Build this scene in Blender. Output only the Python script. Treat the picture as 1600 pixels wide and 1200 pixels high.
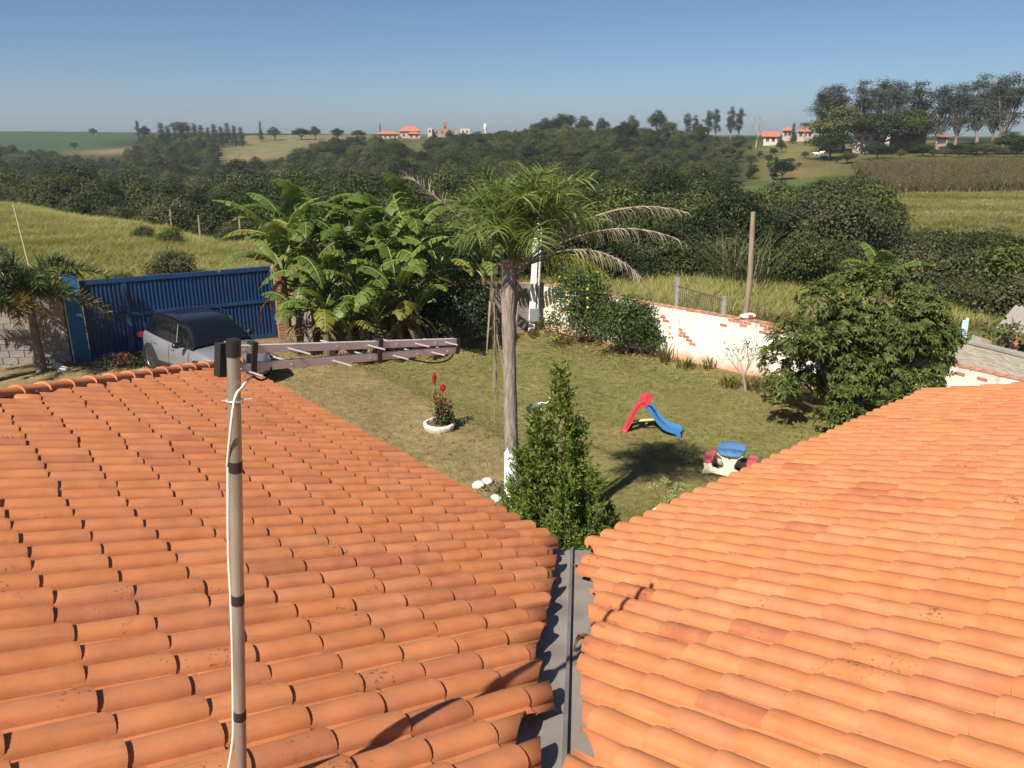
import bpy, math, random
import numpy as np
from mathutils import Vector, Matrix, Quaternion
R = math.radians
rng = np.random.default_rng(11)
random.seed(5)
for o in list(bpy.data.objects): bpy.data.objects.remove(o)
scene = bpy.context.scene
COL = scene.collection
# ---------------------------------------------------------------- camera
HC = 6.3
PITCH = R(17.65); FPX = 1240.0
cam = bpy.data.objects.new('camera', bpy.data.cameras.new('camera')); COL.objects.link(cam)
cam.location = (0, 0, HC); cam.rotation_euler = (R(90)-PITCH, 0, 0)
cam.data.sensor_width = 36; cam.data.lens = FPX/1600*36
cam.data.clip_start = 0.05; cam.data.clip_end = 9000
scene.camera = cam
# ---------------------------------------------------------------- sky, sun, exposure
SH_AZ, SUN_EL = R(34), R(46)                     # direction the shadows run (from +Y to +X), height of the sun
w = bpy.data.worlds.new('World'); scene.world = w; w.use_nodes = True
nt = w.node_tree; bg = nt.nodes['Background']
sky = nt.nodes.new('ShaderNodeTexSky'); sky.sky_type = 'NISHITA'; sky.sun_disc = False
sky.sun_elevation = SUN_EL; sky.sun_rotation = SH_AZ+math.pi
sky.air_density = 0.75; sky.dust_density = 0.9; sky.ozone_density = 5.5; sky.altitude = 600
nt.links.new(sky.outputs[0], bg.inputs[0]); bg.inputs[1].default_value = 0.056
sl = bpy.data.lights.new('sun', 'SUN'); sl.energy = 5.0; sl.angle = R(0.53); sl.color = (1, 0.93, 0.83)
sun = bpy.data.objects.new('sun', sl); COL.objects.link(sun)
SUN = Vector((-math.sin(SH_AZ)*math.cos(SUN_EL), -math.cos(SH_AZ)*math.cos(SUN_EL), math.sin(SUN_EL)))
sun.rotation_euler = (-SUN).to_track_quat('-Z', 'Y').to_euler(); sun.location = (-30, -30, 60)
vs = scene.view_settings
vs.view_transform = 'Standard'; vs.look = 'None'; vs.gamma = 1; vs.use_curve_mapping = False; vs.exposure = 0.68
scene.cycles.max_bounces = 6; scene.cycles.transparent_max_bounces = 6
scene.cycles.use_denoising = True
scene.cycles.use_light_tree = False

# ---------------------------------------------------------------- measuring helpers
SP, CP = math.sin(PITCH), math.cos(PITCH)
def ray(px, py):
    u = (600-py)/FPX
    return np.array([(px-800)/FPX, CP+u*SP, -SP+u*CP])
def gnd(px, py, z=0.0):
    d = ray(px, py); t = (z-HC)/d[2]; return np.array([d[0]*t, d[1]*t, z])
def atY(px, py, Y):
    d = ray(px, py); t = Y/d[1]; return np.array([d[0]*t, Y, HC+d[2]*t])
def atR(px, py, r):
    d = ray(px, py); t = r/math.hypot(d[0], d[1]); return np.array([d[0]*t, d[1]*t, HC+d[2]*t])

# ---------------------------------------------------------------- mesh helpers
class MB:
    def __init__(s): s.v = []; s.f = []; s.m = []; s.n = 0
    def add(s, v, f, m=0):
        v = np.asarray(v, float).reshape(-1, 3)
        s.v.append(v); s.f.extend([tuple(int(i)+s.n for i in q) for q in f]); s.m.extend([m]*len(f)); s.n += len(v)
    def box(s, c, size, rot=None, m=0):
        x, y, z = np.array(size)/2
        v = np.array([(a, b, d) for a in (-x, x) for b in (-y, y) for d in (-z, z)])
        if rot is not None: v = v @ np.array(rot).T
        s.add(v+np.array(c), [(0,1,3,2),(4,6,7,5),(0,4,5,1),(2,3,7,6),(0,2,6,4),(1,5,7,3)], m)
    def tube(s, pts, rad, n=8, m=0, cap=True):
        pts = np.asarray(pts, float); k = len(pts)
        rad = np.broadcast_to(np.asarray(rad, float), (k,))
        t = np.gradient(pts, axis=0) if k > 1 else np.array([[0,0,1.]])
        t /= np.linalg.norm(t, axis=1)[:, None]+1e-9
        ref = np.array([0, 0, 1.]) if abs(t[0][2]) < .9 else np.array([1., 0, 0])
        a = np.linspace(0, 2*math.pi, n, endpoint=False); vs_ = []
        u = np.cross(t[0], ref); u /= np.linalg.norm(u)
        for i in range(k):
            u = u-t[i]*np.dot(u, t[i]); u /= np.linalg.norm(u)+1e-9
            w_ = np.cross(t[i], u)
            vs_.append(pts[i]+rad[i]*(np.cos(a)[:, None]*u+np.sin(a)[:, None]*w_))
        v = np.concatenate(vs_)
        f = [(i*n+j, i*n+(j+1) % n, (i+1)*n+(j+1) % n, (i+1)*n+j) for i in range(k-1) for j in range(n)]
        if cap: f += [tuple(range(n-1, -1, -1)), tuple((k-1)*n+j for j in range(n))]
        s.add(v, f, m)
    def lathe(s, prof, n=24, c=(0,0,0), m=0, closed=False):
        a = np.linspace(0, 2*math.pi, n, endpoint=False)
        v = np.array([(r*math.cos(t), r*math.sin(t), z) for r, z in prof for t in a])+np.array(c)
        k = len(prof)
        f = [(i*n+j, i*n+(j+1) % n, (i+1)*n+(j+1) % n, (i+1)*n+j) for i in range(k-1) for j in range(n)]
        if closed: f += [((k-1)*n+j, (k-1)*n+(j+1) % n, (j+1) % n, j) for j in range(n)]
        s.add(v, f, m)
    def grid(s, P, m=0, flip=False):
        P = np.asarray(P, float); a, b = P.shape[:2]
        f = [(i*b+j, (i+1)*b+j, (i+1)*b+j+1, i*b+j+1) for i in range(a-1) for j in range(b-1)]
        if flip: f = [q[::-1] for q in f]
        s.add(P.reshape(-1, 3), f, m)
    def quads(s, V, m=0):                              # V: (n,4,3)
        V = np.asarray(V, float); n = len(V)
        s.v.append(V.reshape(-1, 3)); i = np.arange(n*4).reshape(-1, 4)+s.n
        s.f.extend(map(tuple, i.tolist())); s.m.extend([m]*n); s.n += n*4
    def mesh(s, name, mats, smooth=True, bevel=None):
        me = bpy.data.meshes.new(name)
        v = np.concatenate(s.v) if s.v else np.zeros((0, 3))
        me.from_pydata(v.tolist(), [], s.f)
        for x in (mats if isinstance(mats, (list, tuple)) else [mats]): me.materials.append(x)
        me.polygons.foreach_set('material_index', s.m)
        if smooth:
            me.polygons.foreach_set('use_smooth', [True]*len(s.f))
            if smooth is not True: me.set_sharp_from_angle(angle=R(smooth))
        me.update(); return me
    def build(s, name, mats, parent=None, smooth=35, **k):
        return link(name, s.mesh(name, mats, smooth), parent, **k)
def link(name, data, parent=None, loc=None, mat=None):
    o = bpy.data.objects.new(name, data); COL.objects.link(o)
    if parent is not None: o.parent = parent
    if loc is not None: o.location = loc
    if mat is not None: o.matrix_local = mat
    return o
def tag(o, label=None, cat=None, group=None, kind=None):
    if label: o['label'] = label
    if cat: o['category'] = cat
    if group: o['group'] = group
    if kind: o['kind'] = kind
    return o
def thing(name, label, cat, loc=(0,0,0), rz=0, group=None):
    o = link(name, None, None, loc); o.rotation_euler = (0, 0, rz); o.empty_display_size = .3
    return tag(o, label, cat, group)
def copy_tree(o, parent=None):
    c = o.copy(); COL.objects.link(c); c.parent = parent
    for ch in o.children: copy_tree(ch, c)
    return c
def rz(a):
    c, s = math.cos(a), math.sin(a); return np.array([[c,-s,0],[s,c,0],[0,0,1.]])
def unit(v): v = np.asarray(v, float); return v/(np.linalg.norm(v, axis=-1, keepdims=True)+1e-9)

# ---------------------------------------------------------------- materials
MAT = {}
def node(t, kind, **k):
    n = t.nodes.new(kind)
    for a, b in k.items(): setattr(n, a, b)
    return n
def mat(name, col, rough=.8, metal=0, spec=.3, var=0., scale=4., col2=None, bump=0., bscale=40., detail=4, rnd=0., island=0., coord='Object', stretch=None, coat=0, contrast=.0):
    if name in MAT: return MAT[name]
    m = bpy.data.materials.new(name); m.use_nodes = True; t = m.node_tree; b = t.nodes['Principled BSDF']
    b.inputs['Roughness'].default_value = rough; b.inputs['Metallic'].default_value = metal
    b.inputs['Specular IOR Level'].default_value = spec
    if coat: b.inputs['Coat Weight'].default_value = coat; b.inputs['Coat Roughness'].default_value = .05
    c4 = (*col, 1); b.inputs['Base Color'].default_value = c4
    out = None
    tc = node(t, 'ShaderNodeTexCoord'); vec = tc.outputs[coord]
    if stretch:
        mp = node(t, 'ShaderNodeMapping'); mp.inputs['Scale'].default_value = stretch; t.links.new(vec, mp.inputs[0]); vec = mp.outputs[0]
    if var > 0 or col2:
        nz = node(t, 'ShaderNodeTexNoise'); nz.inputs['Scale'].default_value = scale; nz.inputs['Detail'].default_value = detail
        t.links.new(vec, nz.inputs[0])
        cr = node(t, 'ShaderNodeValToRGB'); lo, hi = .3+contrast, .7-contrast
        cr.color_ramp.elements[0].position = lo; cr.color_ramp.elements[1].position = hi
        c2 = col2 if col2 else tuple(x*(1+var) for x in col); c1 = col if col2 else tuple(x*(1-var) for x in col)
        cr.color_ramp.elements[0].color = (*c1, 1); cr.color_ramp.elements[1].color = (*c2, 1)
        t.links.new(nz.outputs[0], cr.inputs[0]); out = cr.outputs[0]
    if rnd or island:
        hs = node(t, 'ShaderNodeHueSaturation')
        if out: t.links.new(out, hs.inputs['Color'])
        else: hs.inputs['Color'].default_value = c4
        v = None
        if rnd:
            oi = node(t, 'ShaderNodeObjectInfo'); mr = node(t, 'ShaderNodeMapRange'); t.links.new(oi.outputs['Random'], mr.inputs[0])
            mr.inputs[3].default_value = 1-rnd; mr.inputs[4].default_value = 1+rnd; v = mr.outputs[0]
            m2 = node(t, 'ShaderNodeMapRange'); t.links.new(oi.outputs['Random'], m2.inputs[0])
            m2.inputs[3].default_value = .5+rnd*.06; m2.inputs[4].default_value = .5-rnd*.06; t.links.new(m2.outputs[0], hs.inputs['Hue'])
        if island:
            gi = node(t, 'ShaderNodeNewGeometry'); mr = node(t, 'ShaderNodeMapRange'); t.links.new(gi.outputs['Random Per Island'], mr.inputs[0])
            mr.inputs[3].default_value = 1-island; mr.inputs[4].default_value = 1+island
            if v:
                mu = node(t, 'ShaderNodeMath', operation='MULTIPLY'); t.links.new(v, mu.inputs[0]); t.links.new(mr.outputs[0], mu.inputs[1]); v = mu.outputs[0]
            else: v = mr.outputs[0]
        t.links.new(v, hs.inputs['Value']); out = hs.outputs[0]
    if out: t.links.new(out, b.inputs['Base Color'])
    if bump:
        nb = node(t, 'ShaderNodeTexNoise'); nb.inputs['Scale'].default_value = bscale; nb.inputs['Detail'].default_value = 5; t.links.new(vec, nb.inputs[0])
        bp = node(t, 'ShaderNodeBump'); bp.inputs['Strength'].default_value = bump; bp.inputs['Distance'].default_value = .02
        t.links.new(nb.outputs[0], bp.inputs['Height']); t.links.new(bp.outputs[0], b.inputs['Normal'])
    MAT[name] = m; return m
def leafmat(name, col, back=None, rnd=.2, island=.35, trans=.25, rough=.5, spec=.3):
    """thin leaf: diffuse + a little gloss on top, light passing through, colour varying leaf by leaf and plant by plant"""
    if name in MAT: return MAT[name]
    m = mat(name, col, rough=rough, spec=spec, rnd=rnd, island=island); t = m.node_tree; b = t.nodes['Principled BSDF']
    tr = node(t, 'ShaderNodeBsdfTranslucent'); mx = node(t, 'ShaderNodeMixShader'); mx.inputs[0].default_value = trans
    src = b.inputs['Base Color'].links[0].from_socket
    hs = node(t, 'ShaderNodeHueSaturation'); hs.inputs['Value'].default_value = 1.3; hs.inputs['Hue'].default_value = .485
    t.links.new(src, hs.inputs['Color']); t.links.new(hs.outputs[0], tr.inputs[0])
    t.links.new(b.outputs[0], mx.inputs[1]); t.links.new(tr.outputs[0], mx.inputs[2])
    t.links.new(mx.outputs[0], t.nodes['Material Output'].inputs[0]); return m

# ================================================================ TERRAIN
# columns of the land as seen from the house: distance and the picture row it reaches, or a plain height
COLS = {
 -500: [(20,'z',.1),(40,'z',.1),(75,'z',.3),(95,'z',.1),(150,'z',-8),(230,'z',-8),(420,'y',240),(800,'y',204),(1600,'z',-2)],
 0:   [(20,'z',.1),(27,'z',.1),(75,'y',316),(88,'z',-1.6),(125,'z',-8.5),(240,'z',-11),(330,'z',-10),(400,'y',243),(520,'y',226),(800,'y',204),(1600,'z',-2)],
 200: [(20,'z',.1),(27,'z',.1),(62,'y',345),(72,'z',-2.2),(110,'z',-8.5),(220,'z',-11.5),(300,'z',-10.5),(360,'y',246),(470,'y',228),(760,'y',206),(1600,'z',-2)],
 400: [(20,'z',.1),(28,'z',.1),(48,'y',380),(58,'z',-2),(90,'z',-7),(180,'z',-11.5),(260,'z',-11.5),(300,'y',256),(360,'y',240),(480,'y',211),(800,'y',208),(1600,'z',-2)],
 600: [(20,'z',-.1),(28,'z',-.3),(40,'z',-1),(70,'z',-5),(150,'z',-10),(300,'y',240),(360,'y',222),(420,'y',212),(600,'y',209),(1600,'z',-2)],
 800: [(20,'z',-.1),(28,'z',-.2),(40,'z',-1),(70,'z',-5),(140,'z',-9),(260,'y',252),(400,'y',216),(600,'y',210),(1600,'z',-2)],
 1000:[(20,'z',-.1),(27,'z',-.2),(38,'z',-1),(65,'z',-4.5),(120,'z',-8),(240,'y',250),(360,'y',216),(600,'y',210),(1600,'z',-2)],
 1200:[(20,'z',-.1),(26,'z',-.3),(40,'z',-1.2),(60,'z',-4),(95,'z',-6.5),(140,'y',312),(180,'y',280),(235,'y',234),(300,'y',217),(450,'y',211),(1600,'z',-2)],
 1400:[(20,'z',-.1),(26,'z',-.4),(40,'z',-1.6),(60,'z',-4),(85,'z',-5.5),(105,'y',350),(135,'y',309),(180,'y',264),(225,'y',234),(280,'y',219),(450,'y',212),(1600,'z',-2)],
 1600:[(18,'z',-.1),(26,'z',-.4),(40,'z',-1.5),(60,'z',-3.6),(80,'z',-5),(102,'y',348),(132,'y',310),(182,'y',260),(225,'y',236),(300,'y',222),(450,'y',214),(1600,'z',-2)],
 2100:[(18,'z',-.1),(26,'z',-.4),(40,'z',-1.5),(60,'z',-3.6),(80,'z',-5),(102,'z',-4),(132,'z',-3),(182,'z',0),(225,'z',2),(300,'z',4),(450,'z',6),(1600,'z',-2)],
}
def px_az(px): return math.atan2((px-800)/FPX, CP+(395/FPX)*SP)
RG = np.concatenate([np.linspace(4, 30, 27), np.geomspace(31.5, 1600, 120)])
tc_az, tc_z = [], []
for px, prof in sorted(COLS.items()):
    pr, pz = [], []
    for r, k, val in prof:
        pr.append(r); pz.append(val if k == 'z' else atR(px, val, r)[2])
    tc_az.append(px_az(px)); tc_z.append(np.interp(RG, pr, pz))
tc_az = np.array([-math.pi]+tc_az+[math.pi]); tc_z = np.array([tc_z[0]]+tc_z+[tc_z[-1]])
AZG = np.concatenate([np.linspace(-R(178), -R(47), 30), np.linspace(-R(46), R(46), 231), np.linspace(R(47), R(178), 30)])
TZ = np.zeros((len(AZG), len(RG)))
for j in range(len(RG)):
    TZ[:, j] = np.interp(AZG, tc_az, tc_z[:, j])
k = np.array([.06,.12,.2,.24,.2,.12,.06])                        # soften the creases between the columns
for _ in range(3):
    Q = np.pad(TZ, ((3,3),(0,0)), 'edge'); TZ = sum(k[i]*Q[i:i+len(AZG)] for i in range(7))
    Q = np.pad(TZ, ((0,0),(1,1)), 'edge'); T2 = (Q[:, :-2]+2*Q[:, 1:-1]+Q[:, 2:])/4; TZ[:, 27:] = T2[:, 27:]
def hnoise(x, y, s, seed=0):
    return (np.sin(x*s+seed)*np.cos(y*s*1.13+seed*2.1)+.5*np.sin(x*s*2.3+y*s*1.7+seed*3.3)+.35*np.cos(x*s*4.1-y*s*3.7+seed))/1.85
def terr(x, y):
    x = np.asarray(x, float); y = np.asarray(y, float)
    a = np.arctan2(x, y); r = np.hypot(x, y)
    ia = np.clip(np.interp(a, AZG, np.arange(len(AZG))), 0, len(AZG)-1.001); ir = np.clip(np.interp(r, RG, np.arange(len(RG))), 0, len(RG)-1.001)
    i = ia.astype(int); j = ir.astype(int); fa = ia-i; fr = ir-j
    z = (TZ[i,j]*(1-fa)+TZ[i+1,j]*fa)*(1-fr)+(TZ[i,j+1]*(1-fa)+TZ[i+1,j+1]*fa)*fr
    return z+hnoise(x, y, .09)*.16*np.clip((r-30)/20, 0, 1)
def pxr(x, y):                                               # picture column of a land point
    return 800+FPX*np.tan(np.arctan2(x, y))*(CP+(395/FPX)*SP)
GX = np.outer(np.sin(AZG), RG); GY = np.outer(np.cos(AZG), RG); GZ = terr(GX, GY)
# land use colours, real ground colours (crop, stubble, pasture, wood floor)
PXG = pxr(np.where(np.abs(AZG) < R(60), AZG, np.sign(AZG)*R(60))[:, None]*0+GX, np.maximum(GY, .01)); RR = np.hypot(GX, GY)
meadow = np.array([.20,.195,.045]); wood = np.array([.030,.036,.014]); crop = np.array([.050,.078,.030]); stub = np.array([.26,.175,.085])
past = np.array([.13,.125,.042]); bright = np.array([.085,.115,.032]); earth = np.array([.30,.15,.07]); dryg = np.array([.17,.165,.06])
C = np.zeros(GX.shape+(3,)); C[:] = wood
def paint(mask, col): C[mask] = col
nz1 = hnoise(GX, GY, .03, 2.)*18; PXG = PXG+hnoise(GX, GY, .045, 8.)*14
paint((RR < 82), meadow*.9)
fe = np.interp(PXG, [-500, 0, 200, 400, 480], [95, 77, 64, 50, 40])
paint((PXG < 480) & (RR < fe), meadow)
paint((PXG >= 480) & (RR > 42) & (RR < 82), wood*1.6)
paint((PXG > 860) & (RR < 52), dryg*.85)
paint((PXG < 185) & (RR > 385+nz1*.5) & (RR < 1600), crop)
paint((PXG < 330) & (RR > 560), crop)
paint((PXG > 85) & (PXG < 260) & (RR > 372+nz1*.4+(260-PXG)*.25) & (RR < 455+nz1*.3-(260-PXG)*.25), stub*.95)
paint((PXG > 325) & (PXG < 560) & (RR > 322+nz1*.5) & (RR < 520), stub*np.array([.62,.82,.8]))
paint((PXG > 320) & (PXG < 420) & (RR > 318) & (RR < 345), stub)
paint((PXG > 560) & (RR > 395), past*.9)
paint((PXG > 632) & (PXG < 668) & (RR > 260) & (RR < 420), past)
paint((PXG > 1120) & (PXG < 1285) & (RR > 128+nz1*.3) & (RR < 172), bright)
paint((PXG > 1190) & (PXG < 1480) & (RR > 172+nz1*.3) & (RR < 300), past*1.15)
paint((PXG > 1228) & (PXG < 1252) & (RR > 178) & (RR < 212), earth*.75)
paint((PXG > 1330) & (RR > 95) & (RR < 134), np.array([.17,.165,.055]))
paint((PXG > 1360) & (RR >= 134) & (RR < 184), np.array([.11,.085,.035]))
paint((PXG > 1250) & (RR >= 184) & (RR < 215), past*.8)
for _ in range(2):                                                # field edges are ragged, not ruled
    Q = np.pad(C, ((3,3),(0,0),(0,0)), 'edge'); C = sum(k[i]*Q[i:i+len(AZG)] for i in range(7))
    Q = np.pad(C, ((0,0),(1,1),(0,0)), 'edge'); C = (Q[:, :-2]+2*Q[:, 1:-1]+Q[:, 2:])/4
mb = MB(); P = np.stack([GX, GY, GZ], -1)
# a hollow for the garden plot so that the lawn sheet lies clear of it
inside = (np.hypot(GX, GY) < 21)
P[inside, 2] = -.6
mb.grid(P, flip=True)
tme = mb.mesh('terrain', [], True)
ca = tme.color_attributes.new('land', 'FLOAT_COLOR', 'POINT')
ca.data.foreach_set('color', np.concatenate([C.reshape(-1, 3), np.ones((C.size//3, 1))], 1).ravel())
def groundmat(name, attr, sc=(.12, 1.1, 9.), bump=.5, amp=(.62, 1.4)):
    m = bpy.data.materials.new(name); m.use_nodes = True; t = m.node_tree; b = t.nodes['Principled BSDF']
    b.inputs['Roughness'].default_value = .95; b.inputs['Specular IOR Level'].default_value = .1
    at = node(t, 'ShaderNodeAttribute', attribute_name=attr); geo = node(t, 'ShaderNodeTexCoord')
    val = None; hgt = None
    for i, s in enumerate(sc):
        n = node(t, 'ShaderNodeTexNoise'); n.inputs['Scale'].default_value = s; n.inputs['Detail'].default_value = 6; n.inputs['Roughness'].default_value = .65
        t.links.new(geo.outputs['Object'], n.inputs[0])
        mr = node(t, 'ShaderNodeMapRange'); mr.inputs[1].default_value = .3; mr.inputs[2].default_value = .7
        mr.inputs[3].default_value = amp[0]**(1/1.6); mr.inputs[4].default_value = amp[1]**(1/1.6); t.links.new(n.outputs[0], mr.inputs[0])
        if val is None: val = mr.outputs[0]
        else:
            mu = node(t, 'ShaderNodeMath', operation='MULTIPLY'); t.links.new(val, mu.inputs[0]); t.links.new(mr.outputs[0], mu.inputs[1]); val = mu.outputs[0]
        hgt = n.outputs[0]
    mx = node(t, 'ShaderNodeVectorMath', operation='SCALE'); t.links.new(at.outputs['Color'], mx.inputs[0]); t.links.new(val, mx.inputs['Scale'])
    t.links.new(mx.outputs[0], b.inputs['Base Color'])
    bp = node(t, 'ShaderNodeBump'); bp.inputs['Strength'].default_value = bump; bp.inputs['Distance'].default_value = .06
    t.links.new(hgt, bp.inputs['Height']); t.links.new(bp.outputs[0], b.inputs['Normal']); return m
tme.materials.append(groundmat('land', 'land'))
tag(link('terrain', tme), kind='structure')

# ---------------------------------------------------------------- garden: lawn with the worn drive on its left
GATE_L, GATE_R = np.array([-11.75, 21.35]), np.array([-7.3, 23.85])
CORNER = np.array([1.1, 25.9]); WALL_E = np.array([7.3, 19.9]); WALL_F = np.array([12.0, 13.1])
edge_px = [(470,545),(540,572),(600,596),(650,622),(705,648),(760,680),(815,712),(880,760),(930,830)]
EDGE = np.array([gnd(x, y, .1)[:2] for x, y in edge_px])
EDGE = np.concatenate([[EDGE[0]+(EDGE[0]-EDGE[1])*4], EDGE, [EDGE[-1]+(EDGE[-1]-EDGE[-2])*1]])
def edge_side(x, y):
    """signed distance to the edge of the drive, + on the drive (left) side"""
    p = np.stack([x, y], -1); best = np.full(x.shape, 1e9); sg = np.zeros(x.shape)
    for a, b in zip(EDGE[:-1], EDGE[1:]):
        d = b-a; t = np.clip(((p-a)@d)/(d@d), 0, 1); q = p-(a+t[..., None]*d); dist = np.hypot(q[..., 0], q[..., 1])
        cr = d[0]*(p[..., 1]-a[1])-d[1]*(p[..., 0]-a[0])
        m_ = dist < best; best = np.where(m_, dist, best); sg = np.where(m_, np.sign(cr), sg)
    return -best*np.where(sg == 0, 1, sg)*1.0
def lawn_z(x, y):
    x = np.asarray(x, float); y = np.asarray(y, float)
    s = edge_side(x, y)
    return .24/(1+np.exp(-(s+.35)*4.5))+hnoise(x, y, .7, 1.)*.02
xs = np.linspace(-24, 16, 201); ys = np.linspace(4.5, 26.5, 111)
LX, LY = np.meshgrid(xs, ys, indexing='ij'); LZ = lawn_z(LX, LY)
SD = edge_side(LX, LY)
dry = 1/(1+np.exp(-(SD+hnoise(LX, LY, 2.1, 4.)*.14)*7))
lc = np.array([.192,.178,.060])[None, None]*(1-dry[..., None])+np.array([.245,.185,.088])[None, None]*dry[..., None]
dryp = np.clip(hnoise(LX, LY, .55, 3.)*.5+.35, 0, 1)[..., None]
lc = lc*(1-dryp*.45)+np.array([.235,.180,.082])*dryp*.45
for (px, py, rad) in [(768,664,.45),(745,655,.35),(800,678,.4),(1185,608,.7),(985,672,.35),(1150,745,.5)]:
    g = gnd(px, py, .05); lc = lc+(np.array([.27,.165,.085])-lc)*(.75*np.exp(-((LX-g[0])**2+((LY-g[1])*1.2)**2)/rad**2))[..., None]
# bare red earth along the foot of the walls and inside the gate
def seg_d(x, y, a, b):
    p = np.stack([x, y], -1); d = b-a; t = np.clip(((p-a)@d)/(d@d), 0, 1); q = p-(a+t[..., None]*d); return np.hypot(q[..., 0], q[..., 1])
wd = np.minimum(np.minimum(seg_d(LX, LY, CORNER, WALL_E), seg_d(LX, LY, WALL_E, WALL_F)), seg_d(LX, LY, GATE_R, CORNER)); gd = seg_d(LX, LY, GATE_L, GATE_R)
lc = lc+(np.array([.30,.155,.07])-lc)*(.8*np.exp(-((wd+hnoise(LX, LY, 1.7)*.12)/.55)**2))[..., None]
lc = lc+(np.array([.26,.19,.115])-lc)*(.85*np.exp(-((gd+hnoise(LX, LY, 1.9)*.3)/1.1)**2))[..., None]
# the sheet stops at the walls
d1 = (CORNER-GATE_L); n1 = np.array([-d1[1], d1[0]])/np.linalg.norm(d1)
outer = np.zeros(LX.shape, bool)
def behind(a, b): d = b-a; return d[0]*(LY-a[1])-d[1]*(LX-a[0]) > .25*np.linalg.norm(d)
LW = GATE_L+(GATE_L-GATE_R)*3
outer = behind(GATE_R, CORNER) | behind(CORNER, WALL_E) | behind(WALL_E, WALL_F) | (behind(LW, GATE_R) )
keep = ~outer
mb = MB(); idx = np.arange(LX.size).reshape(LX.shape)
f = [(idx[i,j], idx[i+1,j], idx[i+1,j+1], idx[i,j+1]) for i in range(len(xs)-1) for j in range(len(ys)-1) if keep[i:i+2, j:j+2].sum() >= 2]
mb.add(np.stack([LX, LY, LZ], -1).reshape(-1, 3), f)
lme = mb.mesh('lawn', [], True)
ca = lme.color_attributes.new('land', 'FLOAT_COLOR', 'POINT')
ca.data.foreach_set('color', np.concatenate([lc.reshape(-1, 3), np.ones((LX.size, 1))], 1).ravel())
lme.materials.append(groundmat('lawn_grass', 'land', sc=(.8, 6., 42.), bump=.6, amp=(.68, 1.42)))
tag(link('lawn', lme), kind='structure')

# ================================================================ foliage makers
def leaf_quads(c, nrm, L, W, rg, fold=.0, up=None):
    """diamond leaves at c (n,3), facing nrm, length L width W"""
    n = len(c); nrm = unit(nrm)
    t = rg.normal(size=(n, 3)) if up is None else up+rg.normal(size=(n, 3))*.35
    t = unit(t-nrm*np.sum(t*nrm, 1, keepdims=True)); s = np.cross(nrm, t)
    L = np.broadcast_to(L, (n,))[:, None]; W = np.broadcast_to(W, (n,))[:, None]
    tip = c+t*L+nrm*(-fold*L)
    return np.stack([c, c+t*L*.45+s*W*.5, tip, c+t*L*.45-s*W*.5], 1)
def lobe_points(lobes, n, rg, shell=(.72, 1.0)):
    lobes = np.asarray(lobes, float); wgt = (lobes[:, 3]*lobes[:, 4])**1.0+lobes[:, 4]*.2; wgt /= wgt.sum()
    i = rg.choice(len(lobes), n, p=wgt); d = unit(rg.normal(size=(n, 3))); d[:, 2] = np.where(d[:, 2] < -.55, -d[:, 2], d[:, 2])
    r = rg.uniform(shell[0], shell[1], (n, 1))*(1+.16*np.sin(d[:, :1]*7+i[:, None])*np.cos(d[:, 1:2]*6+2*i[:, None]))
    rad = np.stack([lobes[i, 3], lobes[i, 3], lobes[i, 4]], 1)
    return lobes[i, :3]+d*rad*r, d
def crown_mb(lobes, n, L, W, rg, clump=9, cl_r=.35, shell=(.7, 1.), face=.55, m=0, mb=None):
    """leaves gathered in clumps spread over the skin of several lobes"""
    k = max(1, n//clump); cc, cd = lobe_points(lobes, k, rg, shell)
    c = np.repeat(cc, clump, 0)+rg.normal(size=(k*clump, 3))*cl_r*np.array([1,1,.7]); d = np.repeat(cd, clump, 0)
    nr = d*face+rg.normal(size=c.shape)*.6+np.array([0,0,.35])
    mb = mb or MB()
    mb.quads(leaf_quads(c, nr, L*rg.uniform(.7, 1.3, len(c)), W*rg.uniform(.7, 1.3, len(c)), rg), m); return mb
def rand_lobes(rg, R0, H0, zc, k=7, flat=.75):
    out = [(0, 0, zc, R0*.62, H0*.42)]
    for i in range(k):
        a = i/k*6.283+rg.uniform(-.5, .5); q = R0*rg.uniform(.42, .68)
        out.append((q*math.cos(a), q*math.sin(a), zc+H0*rg.uniform(-.22, .26), R0*rg.uniform(.33, .52), R0*rg.uniform(.28, .45)*flat))
    out.append((rg.uniform(-.2,.2)*R0, rg.uniform(-.2,.2)*R0, zc+H0*.32, R0*.42, H0*.24)); return out
def trunk_mb(lobes, r0, base=-.3, rg=rng, n=7, m=0, bend=.15, mb=None):
    mb = mb or MB(); lobes = np.asarray(lobes)
    zc = lobes[:, 2].min(); top = np.array([lobes[0, 0], lobes[0, 1], lobes[0, 2]])
    fk = np.array([rg.uniform(-bend, bend), rg.uniform(-bend, bend), zc*.55])
    pts = [np.array([0, 0, base]), np.array([rg.uniform(-bend,bend)*.4, rg.uniform(-bend,bend)*.4, zc*.25]), fk, fk*.4+top*.6, top]
    mb.tube(pts, [r0*1.25, r0, r0*.85, r0*.5, r0*.2], n, m)
    for l in lobes[1:]:
        e = l[:3]; q = fk*.55+e*.45+np.array([0, 0, -.08*np.linalg.norm(e-fk)])
        mb.tube([fk, q, e], [r0*.5, r0*.33, r0*.1], 5, m, False)
    return mb
BARK = mat('bark', (.11,.085,.06), var=.35, scale=6, bump=.6, bscale=25)
BARKP = mat('bark_pale', (.24,.20,.16), var=.3, scale=3, bump=.4, bscale=20)
G_FAR = [leafmat('wood_leaf_a', (.036,.050,.014), rnd=.45, island=.4, trans=.18, spec=.15), leafmat('wood_leaf_b', (.064,.080,.019), rnd=.45, island=.4, trans=.18, spec=.15),
         leafmat('wood_leaf_c', (.072,.078,.031), rnd=.35, island=.35, trans=.18, spec=.15)]
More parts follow.
